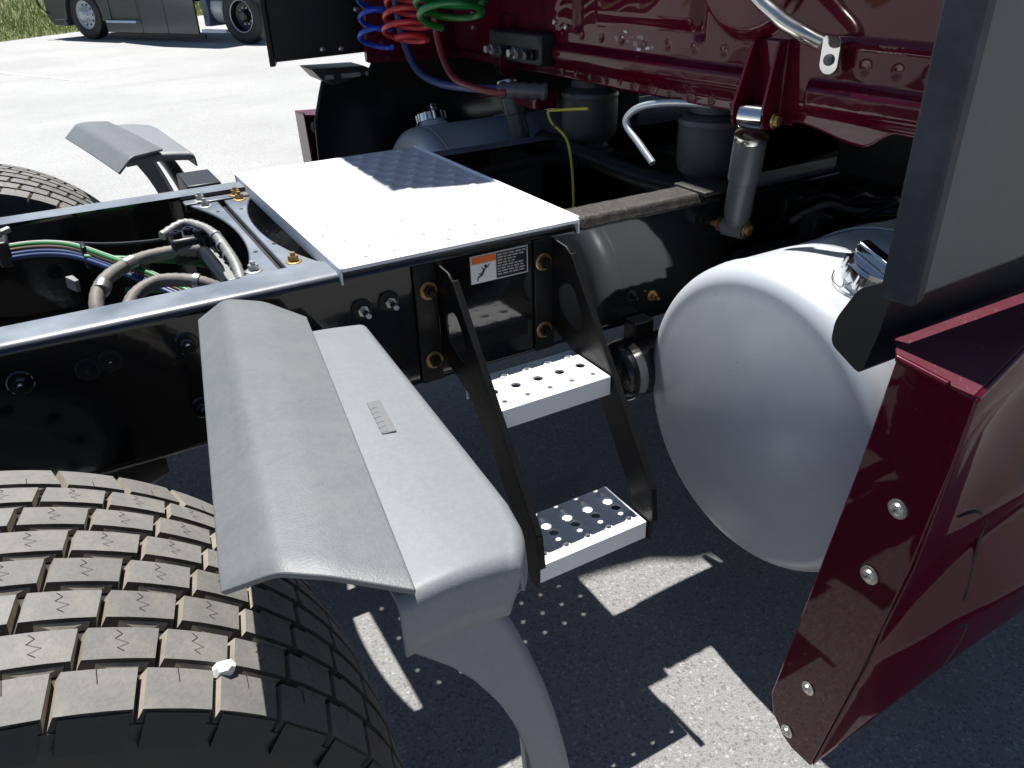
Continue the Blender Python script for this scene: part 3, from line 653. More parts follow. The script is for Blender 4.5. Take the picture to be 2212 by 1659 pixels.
# ---- quarter fenders
def make_fender(sgn):
    t = empty('fender', parent=truck); S = -sgn     # sgn=-1 near
    def Y(y): return y if sgn < 0 else -y
    # rear strip: ridged panel
    far_ = [(-.283, -.578, 1.028), (-.240, -.600, 1.062), (-.190, -.640, 1.060), (-.145, -.715, 1.050)]
    near = [(-.381, -1.227, 1.028), (-.336, -1.268, 1.062), (-.296, -1.296, 1.060), (-.236, -1.338, 1.048)]
    def strip(u, v):
        A = [Vector(p).lerp(Vector(q), v) for p, q in zip(far_, near)]
        def lin(t):
            t = max(0, min(1, t)); k = [0, .30, .60, 1.0]
            for i in range(3):
                if t <= k[i+1]+1e-9: return A[i].lerp(A[i+1], (t-k[i])/(k[i+1]-k[i]))
            return A[3]
        p = Vector((0, 0, 0)); hw_ = .055        # fold rounded over a short width only
        for d_ in (-1, -.5, 0, .5, 1): p += lin(u+d_*hw_*(1 if .06 < u < .94 else 0))
        p /= 5; return (p.x, Y(p.y), p.z+.003*math.sin(PI*v))
    MB().grid(strip, 50, 24).build('rear_panel', 'fender_worn', t, 60, solid=.007, bevel=.002)
    # main shell: flat top turning down in front of the tyre, rolled outboard edge
    def front_x(y): return -.060-.034*max(0, min(1, (-y-.73)/.54))
    ylist = [(-.733, -.020), (-.733, -.006), (-.739, 0)]+[(-.739-.541*k/14, 0) for k in range(1, 15)]
    ylist += [(-1.28-.035*k/4, 0) for k in range(1, 5)]
    ylist += [(-1.315-.014*math.sin(a_), -.014*(1-math.cos(a_))) for a_ in [PI/2*k/8 for k in range(1, 9)]]+[(-1.329, -.03), (-1.329, -.045), (-1.329, -.062)]
    def base_curve(u, xf):
        r = .014; xr = -.25
        l1 = xf-r-xr; l2 = r*PI/2; l3 = .68
        if u < .4: f = u/.4; return (xr+l1*f, 1.032+.006*math.sin(PI*f)-.004*f, 0, 1)
        if u < .6:
            a_ = (u-.4)/.2*PI/2; return (xf-r+r*math.sin(a_), 1.028-r+r*math.cos(a_), math.sin(a_), math.cos(a_))
        f = (u-.6)/.4; return (xf+.002*f, 1.028-r-.026*f, 1, 0)
    def shell(u, v):
        k = v*(len(ylist)-1); i = min(int(k), len(ylist)-2); f = k-i
        y = ylist[i][0]+(ylist[i+1][0]-ylist[i][0])*f; dn = ylist[i][1]+(ylist[i+1][1]-ylist[i][1])*f
        xf = front_x(y); c = max(0, (-y-1.22)/.109); xf -= .034*c**3.0
        x, z, nx, nz = base_curve(u, xf); dn *= 1-max(0, min(1, (u-.4)/.2)); return (x, Y(y), z+dn)
    MB().grid(shell, 60, len(ylist)-1).build('main_shell', 'fender_plastic', t, 50, solid=.005)
    # leg: one smooth moulded blade sweeping down ahead of the tyre
    lft = [(-.236, .992), (-.246, .988), (-.247, .975), (-.230, .957), (-.206, .930), (-.184, .898), (-.158, .848), (-.138, .795), (-.124, .735), (-.116, .675), (-.110, .60), (-.107, .50), (-.105, .40), (-.105, .32)]
    rgt = [(-.120, .990), (-.130, .986), (-.148, .976), (-.146, .962), (-.137, .945), (-.126, .915), (-.114, .880), (-.099, .830), (-.086, .775), (-.074, .715), (-.065, .660), (-.058, .60), (-.053, .50), (-.051, .40), (-.050, .32)]
    def side(A, f):
        k = f*(len(A)-1); i = min(int(k), len(A)-2); q = k-i
        return (A[i][0]+(A[i+1][0]-A[i][0])*q, A[i][1]+(A[i+1][1]-A[i][1])*q)
    def leg(u, v):
        # u: across (0 = tyre edge, 1 = front edge rolled inward), v: down
        a_ = side(lft, v); b_ = side(rgt, v)
        dep = .11*sstep(.0, .12, v)+.02
        if u < .6: f = u/.6; y = -1.3275; x = a_[0]+(b_[0]-.010-a_[0])*f; z = a_[1]+(b_[1]-a_[1])*f
        else:
            f = (u-.6)/.4; an = min(f/.5, 1)*PI/2; x = b_[0]-.010+.010*math.sin(an); z = b_[1]; y = -1.3275+.010*(1-math.cos(an))+max(0, f-.5)/.5*dep
        return (x, Y(y), z)
    MB().grid(leg, 24, 44).build('leg_blade', 'fender_plastic', t, 60, solid=.005)
    # moulded badge and lettering (a worn, illegible plate)
    if sgn < 0:
        bd = empty('badge', parent=t) if False else None
        c = [(-.152, -.988), (-.135, -.990), (-.145, -1.070), (-.162, -1.068)]
        mb = MB().prism(c, lambda a, b: (a, b, 1.034), lambda a, b: (a, b, 1.0393)); mb.build('badge_plate', 'fender_embossed', t, 30, bevel=.0006)
        for k in range(6):
            f = .10+.155*k; x = -.148-.010*f; y = -.992-.076*f
            MB().prism([(x-.0045, y), (x+.0045, y), (x+.0035, y-.0085), (x+.0005, y-.006), (x-.0055, y-.0085)], lambda a, b: (a, b, 1.0393), lambda a, b: (a, b, 1.0397)).build('badge_letter', 'fender_worn', t, 30)
    # support tube from the rail
    MB().tube([(-.09, Y(-.44), .86), (-.10, Y(-.60), .90), (-.12, Y(-.80), .975), (-.13, Y(-1.15), .99)], .021, 12).build('support_tube', 'black_plastic', t, 60)
    MB().box(-.135, -.045, min(Y(-.442), Y(-.62)), max(Y(-.442), Y(-.62)), *((.80, .89) if sgn < 0 else (.905, 1.0))).build('support_bracket', 'black_plastic', t, bevel=.004)
    return t
fender_near = make_fender(-1); fender_far = make_fender(1)

# ---- cab: stamped rear wall, body, roof fairing, extenders
cab = empty('cab', parent=truck)
def wall_x(y, z):
    x = .955
    # lower flange
    x += .012*(1-sstep(1.215, 1.232, z))
    # low beads
    x -= .022*rbox(y, z, -.500, .30, 1.232, 1.292, .018)
    x -= .024*rbox(y, z, -1.05, -.655, 1.222, 1.288, .018)
    # upper ribs
    x -= .010*rbox(y, z, -1.05, -.66, 1.352, 1.368, .010)
    x -= .016*rbox(y, z, -.33, .10, 1.352, 1.60, .03)
    # rounded dished panel right of centre
    e = ((y+.47)/.16)**2+((z-1.50)/.155)**2
    x -= .022*(1-sstep(.72, 1.0, e))
    x += .012*rbox(y, z, -.345, -.30, 1.33, 1.7, .02)
    x += .010*rbox(y, z, .16, .21, 1.32, 1.7, .02)
    # broad warp so that reflections wander
    x += .0020*math.sin(y*9+z*5)+.0009*math.sin(y*23-z*11)+.0003*math.sin(y*41+z*31)
    # dents of spot welds
    for k in range(9):
        yy = .26-.095*k
        x += .0028*math.exp(-(((y-yy)/.008)**2+((z-1.318)/.008)**2))
    for k in range(12):
        yy = .28-.072*k
        x += .004*math.exp(-(((y-yy)/.006)**2+((z-1.222)/.016)**2))
    for k in range(4):
        x += .003*math.exp(-(((y+.715+.07*k)/.009)**2+((z-1.318)/.009)**2))
    return x
def wall(u, v):
    y = .98-1.96*u; zb = 1.192
    if y < -.60: zb = 1.186-.014*sstep(-.70, -.80, y)*0
    if y < -.62: zb = 1.196-.022*(sstep(.62, .80, -y)-1.6*sstep(.80, .87, -y))
    z = zb+(1.78-zb)*v; return (wall_x(y, z), y, z)
MB().grid(wall, 392, 118).build('rear_wall', 'maroon', cab, 60, solid=.003)
def sidewall(u, v):      # upper wall continues plain to the roof
    y = .98-1.96*u; z = 1.78+2.12*v; return (.955+.002*math.sin(y*9+z*5)+.01*sstep(3.6, 3.9, z), y, z)
MB().grid(sidewall, 40, 40).build('upper_wall', 'maroon', cab, 60, solid=.003)
body = [(.98, 1.28), (.98, 3.80), (1.10, 3.92), (2.1, 3.90), (2.55, 3.3), (2.75, 2.4), (2.9, 1.9), (3.6, 1.75), (3.7, 1.28)]
MB().prism(body, lambda a, b: (a, -1.05, b), lambda a, b: (a, 1.05, b)).build('cab_shell', 'maroon_plain', cab, 30, bevel=.06, seg=4)
MB().box(.99, 3.6, -1.0, 1.0, 1.20, 1.27).build('cab_floor', 'black_dirty', cab, bevel=.01)
MB().prism([(.985, 3.80), (1.1, 3.85), (2.2, 3.80), (2.1, 4.02), (1.2, 4.16), (.985, 4.12)], lambda a, b: (a, -.885, b), lambda a, b: (a, .885, b)).build('roof_fairing', 'maroon_plain', cab, 30, bevel=.015, seg=3)
def extender(sgn, x0, yi, yo, zb, top):
    t = empty('side_extender', parent=cab)
    poly = [(x0+.012, zb), (1.15, zb+.02), (1.15, top[-1][1])]+[(max(x, x0+.012), z) for x, z in top[::-1]]
    MB().prism(poly, lambda a, b: (a, sgn*(yi+.014), b), lambda a, b: (a, sgn*yo, b)).build('panel', 'grey_panel' if sgn < 0 else 'black_plastic', t, 30, bevel=.006)
    zt = top[0][1]
    a_, b_ = (x0, zb-.004), (x0, zt)
    MB().add([(x0, sgn*yi, zb-.012), (x0+.02, sgn*yi, zb-.012), (x0+.035, sgn*yo, zb-.006), (x0+.010, sgn*(yo+.002), zb-.012), (x0, sgn*yi, zt), (x0+.02, sgn*yi, zt), (x0+.035, sgn*yo, zt), (x0+.010, sgn*(yo+.002), zt)],
             [(0, 1, 2, 3), (7, 6, 5, 4), (0, 3, 7, 4), (3, 2, 6, 7), (2, 1, 5, 6), (1, 0, 4, 5)]).build('edge_trim', 'navy_rubber' if sgn < 0 else 'black_plastic', t, 30, bevel=.004)
    return t
TOPF = [(.325, 3.83), (.42, 3.93), (.53, 4.02), (.66, 4.06), (.80, 4.13), (.90, 4.28), (1.0, 4.34), (1.15, 4.36)]
TOPN = [(.60, 3.83), (.72, 3.96), (.86, 4.06), (1.15, 4.12)]
ext_near = extender(-1, .575, 1.165, 1.214, 1.085, TOPN)
ext_far = extender(1, .318, 1.185, 1.215, 1.205, TOPF)
for (x, z) in ((.52, 1.235), (.59, 1.232), (.66, 1.40), (.665, 1.36)):
    MB().lathe((x, 1.199, z), (0, -1, 0), [(-.004, .010), (.003, .009), (.006, .005), (.006, 0)], 14).build('rivet', 'zinc', ext_far, 40)
# far cab corner behind the extender
MB().prism([(.64, 1.19), (1.3, 1.17), (1.3, 1.9), (.64, 1.9)], lambda a, b: (a, 1.06, b), lambda a, b: (a, 1.10, b)).build('corner_panel', 'maroon_plain', cab, bevel=.01)
# sun glint on the wall, painted as thin pale and mauve polygons
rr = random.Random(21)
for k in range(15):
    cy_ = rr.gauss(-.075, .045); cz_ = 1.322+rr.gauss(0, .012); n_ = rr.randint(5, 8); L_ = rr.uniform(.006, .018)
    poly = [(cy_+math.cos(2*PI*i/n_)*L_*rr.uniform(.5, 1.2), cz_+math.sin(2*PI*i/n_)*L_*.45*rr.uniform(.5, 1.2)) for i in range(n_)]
    MB().add([(wall_x(a_, b_)-.0022, a_, b_) for a_, b_ in poly], [tuple(range(n_))]).build('painted_glint', 'glint_pale' if k % 4 == 0 else 'glint_mauve', cab, 0, recalc=False)
# grab handle
MB().tube([(.885, -.46, 1.75), (.872, -.50, 1.60), (.868, -.555, 1.46), (.872, -.63, 1.405), (.885, -.685, 1.378), (.905, -.715, 1.362)], .0155, 16, steps=10).build('grab_handle', 'steel', cab, 60)
MB().prism(rounded([(-.742, 1.372), (-.742, 1.315), (-.728, 1.304), (-.712, 1.304), (-.700, 1.315), (-.700, 1.372)], .008), lambda a, b: (.926, a, b), lambda a, b: (.932, a, b)).build('handle_foot', 'chrome', cab, 40, bevel=.002)
MB().lathe((.925, -.721, 1.330), (-1, 0, 0), [(0, .011), (.004, .010), (.006, .006), (.006, .0)], 16).build('handle_bolt', 'shock_grey', cab, 40)

# ---- cab shocks and their maroon fork brackets
def cab_shock(sgn):
    t = empty('shock_absorber', parent=truck); s = sgn
    top = Vector((.918, s*.555, 1.197)); bot = Vector((.955, s*.500, .945))
    dr = (top-bot).normalized()
    MB().lathe(bot, dr, [(.0, .0), (.0, .024), (.015, .030), (.03, .032), (.115, .032), (.118, .036), (.215, .036), (.222, .034), (.226, .018), (.226, .0)], 28).build('body', 'shock_grey', t, 35)
    MB().lathe(bot+dr*.215, dr, [(0, .037), (.004, .038), (.012, .036), (.012, .0)], 24).build('dust_cap', 'steel', t, 35)
    ax = Vector((.25, s*.97, 0)).normalized()
    MB().cyl(top-ax*.028+dr*.006, top+ax*.028+dr*.006, .026, n=24).build('upper_eye', 'chrome', t, 40)
    MB().cyl(bot-ax*.028-dr*.012, bot+ax*.028-dr*.012, .024, n=24).build('lower_eye', 'shock_grey', t, 40)
    MB().cyl(Vector((.95, s*.43, .93)), bot+ax*.036-dr*.012, .009, n=12).build('stud', 'zinc_gold', t, 40)
    e = bot+ax*.030-dr*.012
    MB().lathe(e, ax, [(0, .019), (.004, .019), (.004, .012), (.012, .012), (.014, .009), (.014, 0)], 16).build('nut', 'zinc_gold', t, 35)
    e = bot-ax*.045-dr*.012
    MB().lathe(e, ax, [(0, .017), (.003, .017), (.003, .0)], 16).build('washer', 'zinc_gold', t, 35)
    e = top+ax*.046+dr*.002
    MB().lathe(e, ax, [(0, .016), (.005, .016), (.005, .012), (.013, .011), (.015, .0)], 14).build('nut', 'zinc_gold', t, 35)
    for off in (-.036, .036):
        c = top+ax*off
        poly = [(c.x-.020, c.z-.016), (c.x+.022, c.z-.020), (.962, c.z+.02), (.962, 1.350), (.946, 1.358), (.925, 1.350), (c.x-.026, c.z+.02)]
        MB().prism(rounded(poly, .012), lambda a, b: (a, c.y-.0035, b), lambda a, b: (a, c.y+.0035, b)).build('fork_plate', 'maroon_plain', t, 40, bevel=.002)
    MB().box(.944, .962, min(s*.52, s*.60), max(s*.52, s*.60), 1.21, 1.355).build('fork_back', 'maroon_plain', t, bevel=.004)
    return t
cab_shock(-1); cab_shock(1)
# ---- cab air springs
for s in (-1, 1):
    t = empty('air_spring', parent=truck); x, y = 1.065, s*.275
    MB().lathe((x, y, .965), (0, 0, 1), [(0, .0), (0, .075), (.012, .075), (.016, .060), (.030, .056), (.034, .062), (.040, .072), (.050, .082), (.075, .0865), (.150, .087), (.178, .083), (.190, .072), (.196, .060), (.215, .058), (.235, .058), (.235, 0)], 40).build('bellows', 'air_bag', t, 40)
    MB().box(x-.10, x+.08, y-.075, y+.075, .94, .965).build('base_plate', 'black_dirty', t, bevel=.004)
    MB().lathe((x, y, .965), (0, 0, 1), [(.165, .0862), (.170, .089), (.180, .0865)], 40).build('crimp_ring', 'shock_grey', t, 40)
MB().tube([(1.0, .46, .98), (.99, .2, .975), (1.0, -.1, .96), (1.02, -.46, .975)], .028, 12).build('torsion_bar', 'black_dirty', truck, 60)
MB().tube([(.90, -.245, 1.046), (.90, -.185, 1.085), (.90, -.132, 1.120), (.905, -.128, 1.145), (.92, -.165, 1.172), (.95, -.24, 1.188), (1.0, -.33, 1.19)], .0092, 12, steps=8).build('bent_tube', 'tube_alloy', truck, 60)
MB().tube([(.90, .05, 1.14), (.90, .13, 1.128), (.90, .225, 1.112), (.90, .256, 1.105), (.90, .235, 1.075), (.90, .155, 1.04), (.90, .125, .96), (.90, .115, .87), (.88, .08, .855), (.84, -.05, .86)], .0042, 8, steps=8).build('yellow_cable', 'cable_yellow', truck, 60)
for (p, q) in (((.90, .222, 1.068), (.90, .214, 1.064)), ((.90, .150, 1.03), (.90, .148, 1.018))):
    MB().cyl(p, q, .0058, n=10).build('cable_band', 'cable_black', truck)
# clutter in the dark gap ahead of the near tank
cl = empty('valve_cluster', parent=truck)
rr = random.Random(11)
for k in range(9):
    x = 1.02+rr.random()*.35; y = -.62+rr.random()*.30; z = .86+rr.random()*.07
    if k % 3 == 0: MB().box(x, x+.06, y, y+.05, z-.03, z+.03).build('valve_body', 'black_dirty', cl, bevel=.006)
    else: MB().tube([(x, y, z), (x+.10, y-.02, z+.03), (x+.2, y+.05*rr.uniform(-1, 1), z), (x+.4, y-.1, z-.02)], .009, 8).build('air_line', ['cable_black', 'hose_grey', 'zinc_gold'][k % 3] if k % 4 == 1 else 'cable_black', cl, 60)
MB().box(1.0, 2.4, -.56, -.45, .80, .85).build('shelf', 'black_dirty', cl, bevel=.004)
# far side manifold and lines
mf = empty('air_manifold', parent=truck)
MB().box(.90, .955, .30, .62, 1.225, 1.315).build('manifold_body', 'black_plastic', mf, bevel=.008)
for k in range(6): MB().lathe((.90, .34+.05*k, 1.255), (-1, 0, 0), [(-.01, .016), (.012, .016), (.014, .012), (.03, .011), (.03, 0)], 14).build('manifold_port', ['black_gloss', 'shock_grey', 'zinc'][k % 3], mf, 40)
MB().box(.92, 1.0, .36, .52, 1.09, 1.15).build('bracket', 'maroon_plain', mf, bevel=.006)
MB().tube([(.70, 1.03, 1.60), (.745, 1.02, 1.40), (.75, .987, 1.274), (.75, .886, 1.180), (.75, .72, 1.152), (.76, .50, 1.158), (.80, .36, 1.165)], .0125, 12, steps=10).build('blue_air_line', 'hose_blue', mf, 60)
MB().tube([(.74, .70, 1.60), (.745, .692, 1.40), (.75, .690, 1.293), (.75, .630, 1.205), (.75, .54, 1.172), (.77, .40, 1.160), (.80, .33, 1.16)], .0110, 12, steps=10).build('red_air_line', 'hose_red', mf, 60)
MB().tube([(.80, .37, 1.163), (.84, .30, 1.165), (.90, .26, 1.16)], .024, 12, ribs=.12, steps=5).build('line_sleeve', 'shock_grey', mf, 50)
for (y, z) in ((.83, 1.30), (.83, 1.345), (.30, 1.345), (.24, 1.335)):
    MB().lathe((.952, y, z), (-1, 0, 0), [(0, .008), (.005, .007), (.006, 0)], 10).build('rivet', 'zinc', mf, 40)

# ---- side skirts over the tanks
def skirt(sgn, X0):
    t = empty('side_skirt', parent=truck)
    def Y(y): return y if sgn < 0 else -y
    dx = X0-.54
    end = [(-1.237, 1.020), (-1.357, 1.006), (-1.352, .90), (-1.335, .70), (-1.305, .45), (-1.258, .137), (-1.215, .135), (-1.186, .147), (-1.155, .180), (-1.142, .225), (-1.165, .40), (-1.188, .585), (-1.217, .816)]
    MB().prism(end, lambda a, b: (X0, Y(a), b), lambda a, b: (X0+.006, Y(a), b)).build('rear_panel', 'maroon' if sgn < 0 else 'maroon_plain', t, 40, bevel=.0025)
    pr0 = [(-1.357, 1.006), (-1.353, .90), (-1.338, .70), (-1.318, .55), (-1.309, .47), (-1.286, .32), (-1.258, .137)]
    pr1 = [(-1.262, 1.006), (-1.280, .940), (-1.370, .800), (-1.362, .765), (-1.425, .650), (-1.415, .615), (-1.400, .545)]
    def out(u, v):
        def cr(A):
            k = v*6; i = min(int(k), 5); f = k-i
            return Vector((*A[i], 0)).lerp(Vector((*A[i+1], 0)), f)
        x = X0+.002+2.3*u**1.6; w = 1-math.exp(-(x-X0)/.10); wl = min(1, (x-X0)/.36); w = wl+(w-wl)*sstep(0, .35, v)
        p = cr(pr0).lerp(cr(pr1), w); return (x, Y(p.x), p.y)
    MB().grid(out, 60, 54).build('outer_panel', 'maroon' if sgn < 0 else 'maroon_plain', t, 50, solid=.005)
    MB().prism([(X0-.001, -1.354), (X0+.36, -1.262), (X0+2.3, -1.258), (X0+2.3, -1.10), (X0+.06, -1.19), (X0-.001, -1.238)], lambda a, b: (a, Y(b), 1.0065), lambda a, b: (a, Y(b), 1.012)).build('top_ledge', 'maroon_dusty', t, 40, bevel=.002)
    if sgn < 0:
        MB().tube([(X0-.003, -1.240, 1.018), (X0-.003, -1.318, 1.012)], .0055, 8, smooth=False).build('edge_lip', 'maroon_plain', t, 60)
        MB().tube([(X0+.004, -1.355, 1.005), (X0+.36, -1.264, 1.006), (X0+.9, -1.261, 1.006)], .0055, 8, smooth=False).build('top_bead', 'maroon_plain', t, 60)
        for (y, z, r) in ((-1.295, .788, .016), (-1.278, .644, .016), (-1.218, .317, .0135), (-1.195, .169, .0135)):
            MB().lathe((X0-.0005, y, z), (-1, 0, 0), [(0, r), (.0025, r), (.003, r*.66), (.007, r*.56), (.009, r*.3), (.009, r*.12), (.006, r*.1), (.006, 0)], 20).build('skirt_bolt', 'zinc', t, 35)
        # seam between panels
        def op(x, v):
            uu = ((x-X0-.002)/2.3)**(1/1.6); p = out(uu, v); return Vector((p[0], p[1]-.0018, p[2]+.001))
        pts = [op(.605, .30), op(.64, .315), op(.665, .37), op(.675, .46), op(.665, .54), op(.645, .62)]
        MB().tube(pts, .0026, 6, steps=5).build('panel_gap', 'rubber_black', t, 60)
        pts = [op(.64, .70), op(.66, .75), op(.67, .86), op(.675, .99)]
        MB().tube(pts, .0032, 6, steps=5).build('panel_gap', 'rubber_black', t, 60)
    return t
skirt(-1, .54); skf = skirt(1, .425)
# inner black liner of the far skirt
MB().prism([(.43, .70), (2.6, .70), (2.6, 1.24), (.72, 1.235), (.68, 1.16), (.50, 1.155), (.475, 1.09), (.445, 1.0)], lambda a, b: (a, 1.165, b), lambda a, b: (a, 1.180, b)).build('inner_liner', 'black_gloss', skf, 30, bevel=.006)
MB().box(.41, 2.6, 1.17, 1.215, .45, .75).build('inner_rail', 'black_plastic', skf, bevel=.006)
MB().prism([(.425, 1.19), (.62, 1.185), (.66, 1.165), (.50, 1.13), (.46, 1.15)], lambda a, b: (a, 1.05, b), lambda a, b: (a, 1.20, b)).build('liner_step', 'black_plastic', skf, 30, bevel=.004)
for k, (x0, x1) in enumerate(((.47, .50), (.53, .60), (.62, .63))): MB().box(x0, x1, 1.044, 1.050, 1.152, 1.166).build('liner_tab', 'bracket_grey', skf)
MB().box(1.34, 1.36, .40, 1.175, .70, 1.26).build('bulkhead', 'black_dirty', skf, bevel=.004)
MB().box(1.34, 1.36, -1.10, -.45, 1.0, 1.26).build('bulkhead', 'black_dirty', skf, bevel=.004)
# black gap seal between near extender and skirt
gs = fillet([(-1.150, 1.086), (-1.105, 1.060), (-1.078, .998), (-1.080, .958), (-1.147, .929), (-1.158, 1.0), (-1.162, 1.086)], .014, 4)
MB().prism(gs, lambda a, b: (.602+(b-.96)*.10, a, b), lambda a, b: (2.6, a, b)).build('gap_seal', 'black_plastic', truck, 40, bevel=.003)

# ================================================================== loose things hung on / caught in the truck
def coil(name, m_, cx, cy, z0, z1, R, pitch, r, label, cat, tilt=(0, 0), tail=None, jitter=0.0, seed=1, slant=.35):
    rr_ = random.Random(seed); turns = (z1-z0)/pitch; n = int(turns*22); pts = []
    ph = rr_.uniform(0, 6)
    for k in range(n+1):
        t = k/22*2*PI; z = z0+pitch*k/22; f = (z-z0)/(z1-z0); q = 1+jitter*math.sin(t*.37+seed)
        pts.append((cx+tilt[0]*f+R*q*math.cos(t+ph), cy+tilt[1]*f+R*q*math.sin(t+ph), z+slant*R*math.cos(t+ph+2.2)))
    zt = pts[-1][2]; lx, ly = pts[-1][0], pts[-1][1]
    for k in range(1, 13):
        f = k/12; pts.append((lx+(.93-lx)*f*f, ly+(cy-ly)*f, zt+.32*math.sin(f*PI/2)))
    mb = MB().tube(pts, r, 8, smooth=False)
    o = mb.build(name, m_, None, 70); tag(o, label, cat, 'coiled lines hung behind the cab'); return o
coil('coiled_hose', 'coil_blue', .60, .862, 1.262, 1.60, .052, .056, .0085, 'bright blue coiled air hose hanging left of the red coil', 'hose', (.02, -.05), None, .06, 2)
coil('coiled_hose', 'coil_red', .61, .610, 1.292, 1.60, .066, .038, .0085, 'red coiled air hose hanging between the blue and green coils', 'hose', (.02, -.02), None, .10, 5)
coil('coiled_cable', 'coil_green', .62, .310, 1.372, 1.60, .090, .030, .0100, 'green coiled electrical cable hanging right of the red coil', 'cable', (.02, .02), None, .07, 4)
# white pebble in the tyre tread
bm = bmesh.new(); bmesh.ops.create_icosphere(bm, subdivisions=2, radius=.0105); rr = random.Random(9)
for v in bm.verts: v.co = Vector((v.co.x*1.25, v.co.y*.8, v.co.z*.95))*(1+rr.uniform(-.16, .16))
me = bpy.data.meshes.new('pebble'); bm.to_mesh(me); bm.free(); me.materials.append(MATS['stone_white'])
peb = bpy.data.objects.new('pebble', me); COL.objects.link(peb); peb.location = (-.398, -1.172, .885)
tag(peb, 'small white pebble wedged in the tread of the near tyre', 'pebble')

# ================================================================== BLUE-GREY TRACTOR parked far behind
HEAD = math.atan2(4.10, -2.58)
bt = empty('tractor_truck', (3.46, 16.05, 0), HEAD)
tag(bt, 'dark blue-grey tractor truck parked by the grass at the back of the lot', 'truck')
def far_wheel(x, dual, silver):
    w = empty('wheel', (x, 0, .52), parent=bt); R = .52
    MB().lathe((0, 0, 0), (0, 1, 0), [(-.27, .30), (-.28, .36), (-.28, .46), (-.25, R-.01), (-.2, R), (-.06, R), (-.01, R-.012), (.012, .46), (.012, .37), (-.01, .31), (-.05, .30)], 48).build('tyre', 'rubber_black', w, 35)
    if silver:
        MB().lathe((0, 0, 0), (0, 1, 0), [(-.01, .305), (.0, .295), (-.03, .28), (-.06, .26), (-.05, .20), (.02, .15), (.05, .12), (.10, .085), (.11, 0)], 40).build('rim', 'aluminium_tank', w, 30)
        for k in range(10):
            a_ = 2*PI*k/10; MB().lathe((math.cos(a_)*.215, -.046, math.sin(a_)*.215), (0, 1, 0), [(0, .030), (.004, .028), (.004, 0)], 12).build('hand_hole', 'rubber_black', w)
            MB().hexa((math.cos(a_)*.145, .02, math.sin(a_)*.145), (math.cos(a_)*.145, .055, math.sin(a_)*.145), .016).build('wheel_nut', 'chrome', w, 30)
    else:
        MB().lathe((0, 0, 0), (0, 1, 0), [(-.005, .310), (.006, .300), (-.01, .288)], 40).build('rim_lip', 'aluminium_tank', w, 30)
        MB().lathe((0, 0, 0), (0, 1, 0), [(-.01, .290), (-.14, .27), (-.17, .2), (-.17, .12), (-.05, .11), (-.03, .08), (-.03, 0)], 40).build('rim', 'black_gloss', w, 30)
        for k in range(10):
            a_ = 2*PI*k/10; MB().hexa((math.cos(a_)*.16, -.165, math.sin(a_)*.16), (math.cos(a_)*.16, -.13, math.sin(a_)*.16), .017).build('wheel_nut', 'zinc', w, 30)
    return w
far_wheel(4.86, False, True); far_wheel(0, True, False); far_wheel(-1.32, True, False)
# hood and front wing with wheel arch
arch = [(4.86+.62*math.cos(a_), .50+.60*math.sin(a_)) for a_ in [PI*k/14 for k in range(15)]]
wing = [(5.95, .42), (5.98, .95), (5.75, 1.45), (4.9, 1.75), (3.9, 1.85), (3.9, .40), (4.20, .40)]
wing = [(4.24, .40)]+[p for p in arch[::-1] if p[1] > .5]+[(5.50, .42), (5.95, .40), (6.0, .95), (5.75, 1.45), (4.9, 1.72), (3.95, 1.86), (3.95, .40)]
MB().prism(wing, lambda a, b: (a, -.28, b), lambda a, b: (a, .04, b)).build('front_wing', 'blue_body', bt, 30, bevel=.03, seg=3)
MB().prism([(3.95, .9), (5.6, .9), (5.9, 1.2), (5.7, 1.7), (5.0, 1.95), (3.95, 2.1)], lambda a, b: (a, -2.0, b), lambda a, b: (a, -.30, b)).build('hood', 'blue_body', bt, 30, bevel=.08, seg=3)
MB().prism([(5.55, .28), (6.05, .28), (6.22, .45), (6.22, .85), (6.0, .95), (5.70, .80)], lambda a, b: (a, -2.35, b), lambda a, b: (a, .03, b)).build('bumper', 'blue_body', bt, 30, bevel=.04, seg=3)
MB().tube([(5.95, .06, 1.15), (6.25, .10, 1.05), (6.30, .10, .75), (6.10, .06, .55)], .022, 8).build('guard_loop', 'black_plastic', bt, 60)
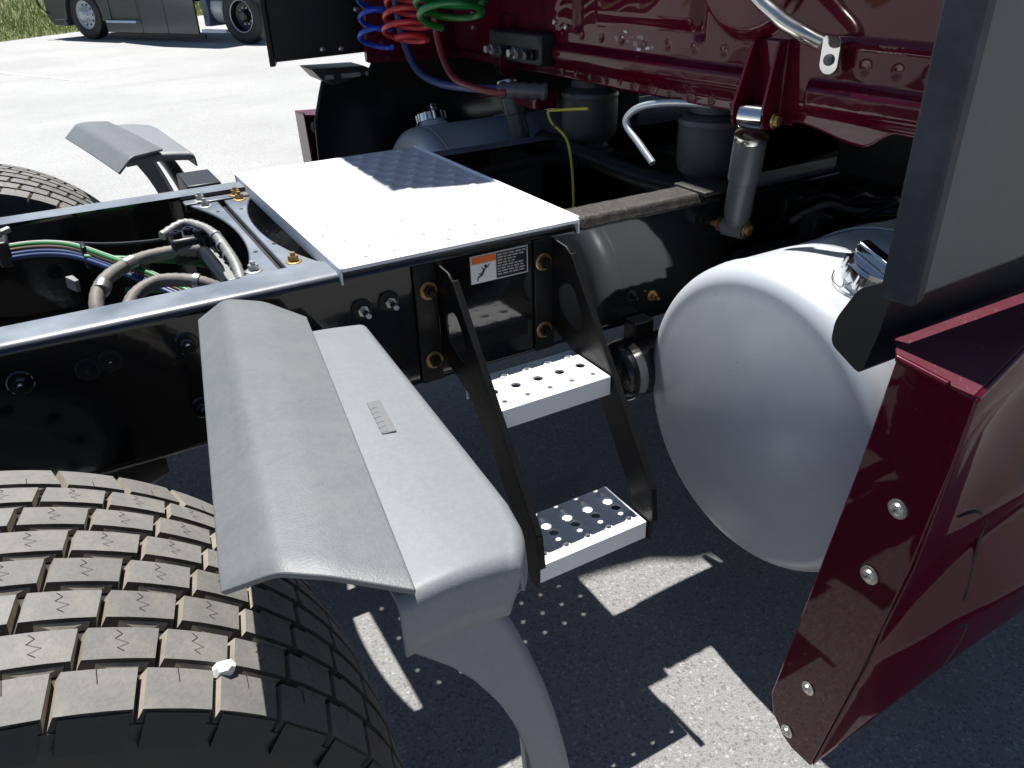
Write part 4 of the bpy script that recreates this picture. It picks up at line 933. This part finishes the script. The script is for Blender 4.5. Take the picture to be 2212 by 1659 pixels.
# cab and sleeper
MB().prism([(3.95, 1.05), (3.95, 2.1), (3.5, 3.0), (2.9, 3.9), (1.2, 3.95), (1.05, 3.6), (1.05, 1.05)], lambda a, b: (a, -2.25, b), lambda a, b: (a, -.06, b)).build('cab_shell', 'blue_body', bt, 30, bevel=.08, seg=3)
MB().prism([(3.55, 2.15), (3.30, 2.75), (2.75, 2.75), (2.75, 2.10)], lambda a, b: (a, -.06, b), lambda a, b: (a, -.045, b)).build('side_window', 'glass_dark', bt, 30)
def panel(x0, x1, z0, z1, y=.0, m_='blue_body', nm='skirt_panel', e=.012, d_=.05): return MB().prism(rounded([(x0, z0), (x1, z0), (x1, z1), (x0, z1)], .03), lambda a, b: (a, y-d_, b), lambda a, b: (a, y, b)).build(nm, m_, bt, 30, bevel=e)
panel(3.02, 4.20, .17, 1.04); panel(2.22, 3.005, .17, 1.04); panel(1.30, 2.205, .17, 1.04); panel(1.05, 3.94, 1.06, 1.40, -.03, nm='sill_panel')
panel(1.16, 4.18, .07, .16, -.02, 'black_plastic', 'lower_strip', .01)
MB().box(3.10, 4.0, -.06, .10, .84, .90).build('step_tread', 'blue_step', bt, bevel=.008); MB().box(3.06, 4.05, -.06, .11, .37, .425).build('step_tread', 'blue_step', bt, bevel=.008)
panel(3.06, 4.10, .45, .82, .008, 'blue_body', 'step_recess', .01, .01)
MB().lathe((.60, -.42, .66), (1, 0, 0), [(0, 0), (.0, .26), (.03, .30), (.55, .30), (.58, .26), (.58, 0)], 32).build('air_tank', 'aluminium_tank', bt, 30)
MB().box(.55, 1.25, -.75, -.10, .80, .90).build('battery_shelf', 'blue_deep', bt, bevel=.01)
MB().box(.95, 1.12, -.5, -.04, .32, 1.1).build('back_panel', 'blue_deep', bt, bevel=.02)
MB().tube([(.62, -.08, .98), (.85, -.04, .95), (1.05, -.06, 1.05)], .025, 8).build('air_line', 'coil_blue', bt, 60)
MB().box(.50, 1.2, -.12, .0, .20, .26).build('lower_rail', 'aluminium_plate', bt, bevel=.004)
for s in (-.78, -1.63): MB().box(-2.2, 5.6, s-.05, s+.05, .75, 1.02).build('frame_rail', 'black_paint', bt, bevel=.01)
MB().box(4.8, 4.92, -2.2, -.2, .44, .58).build('front_axle', 'black_dirty', bt, bevel=.02); MB().box(-.08, .08, -2.2, -.2, .42, .60).build('rear_axle', 'black_dirty', bt, bevel=.02)
far2 = [c for c in bt.children if c.name.startswith('wheel')]
for w in far2:
    r = w.copy(); COL.objects.link(r); r.parent = bt; r.location = (w.location.x, -2.40, .52); r.rotation_euler = (0, 0, PI)
    for ch in w.children:
        c = ch.copy(); COL.objects.link(c); c.parent = r
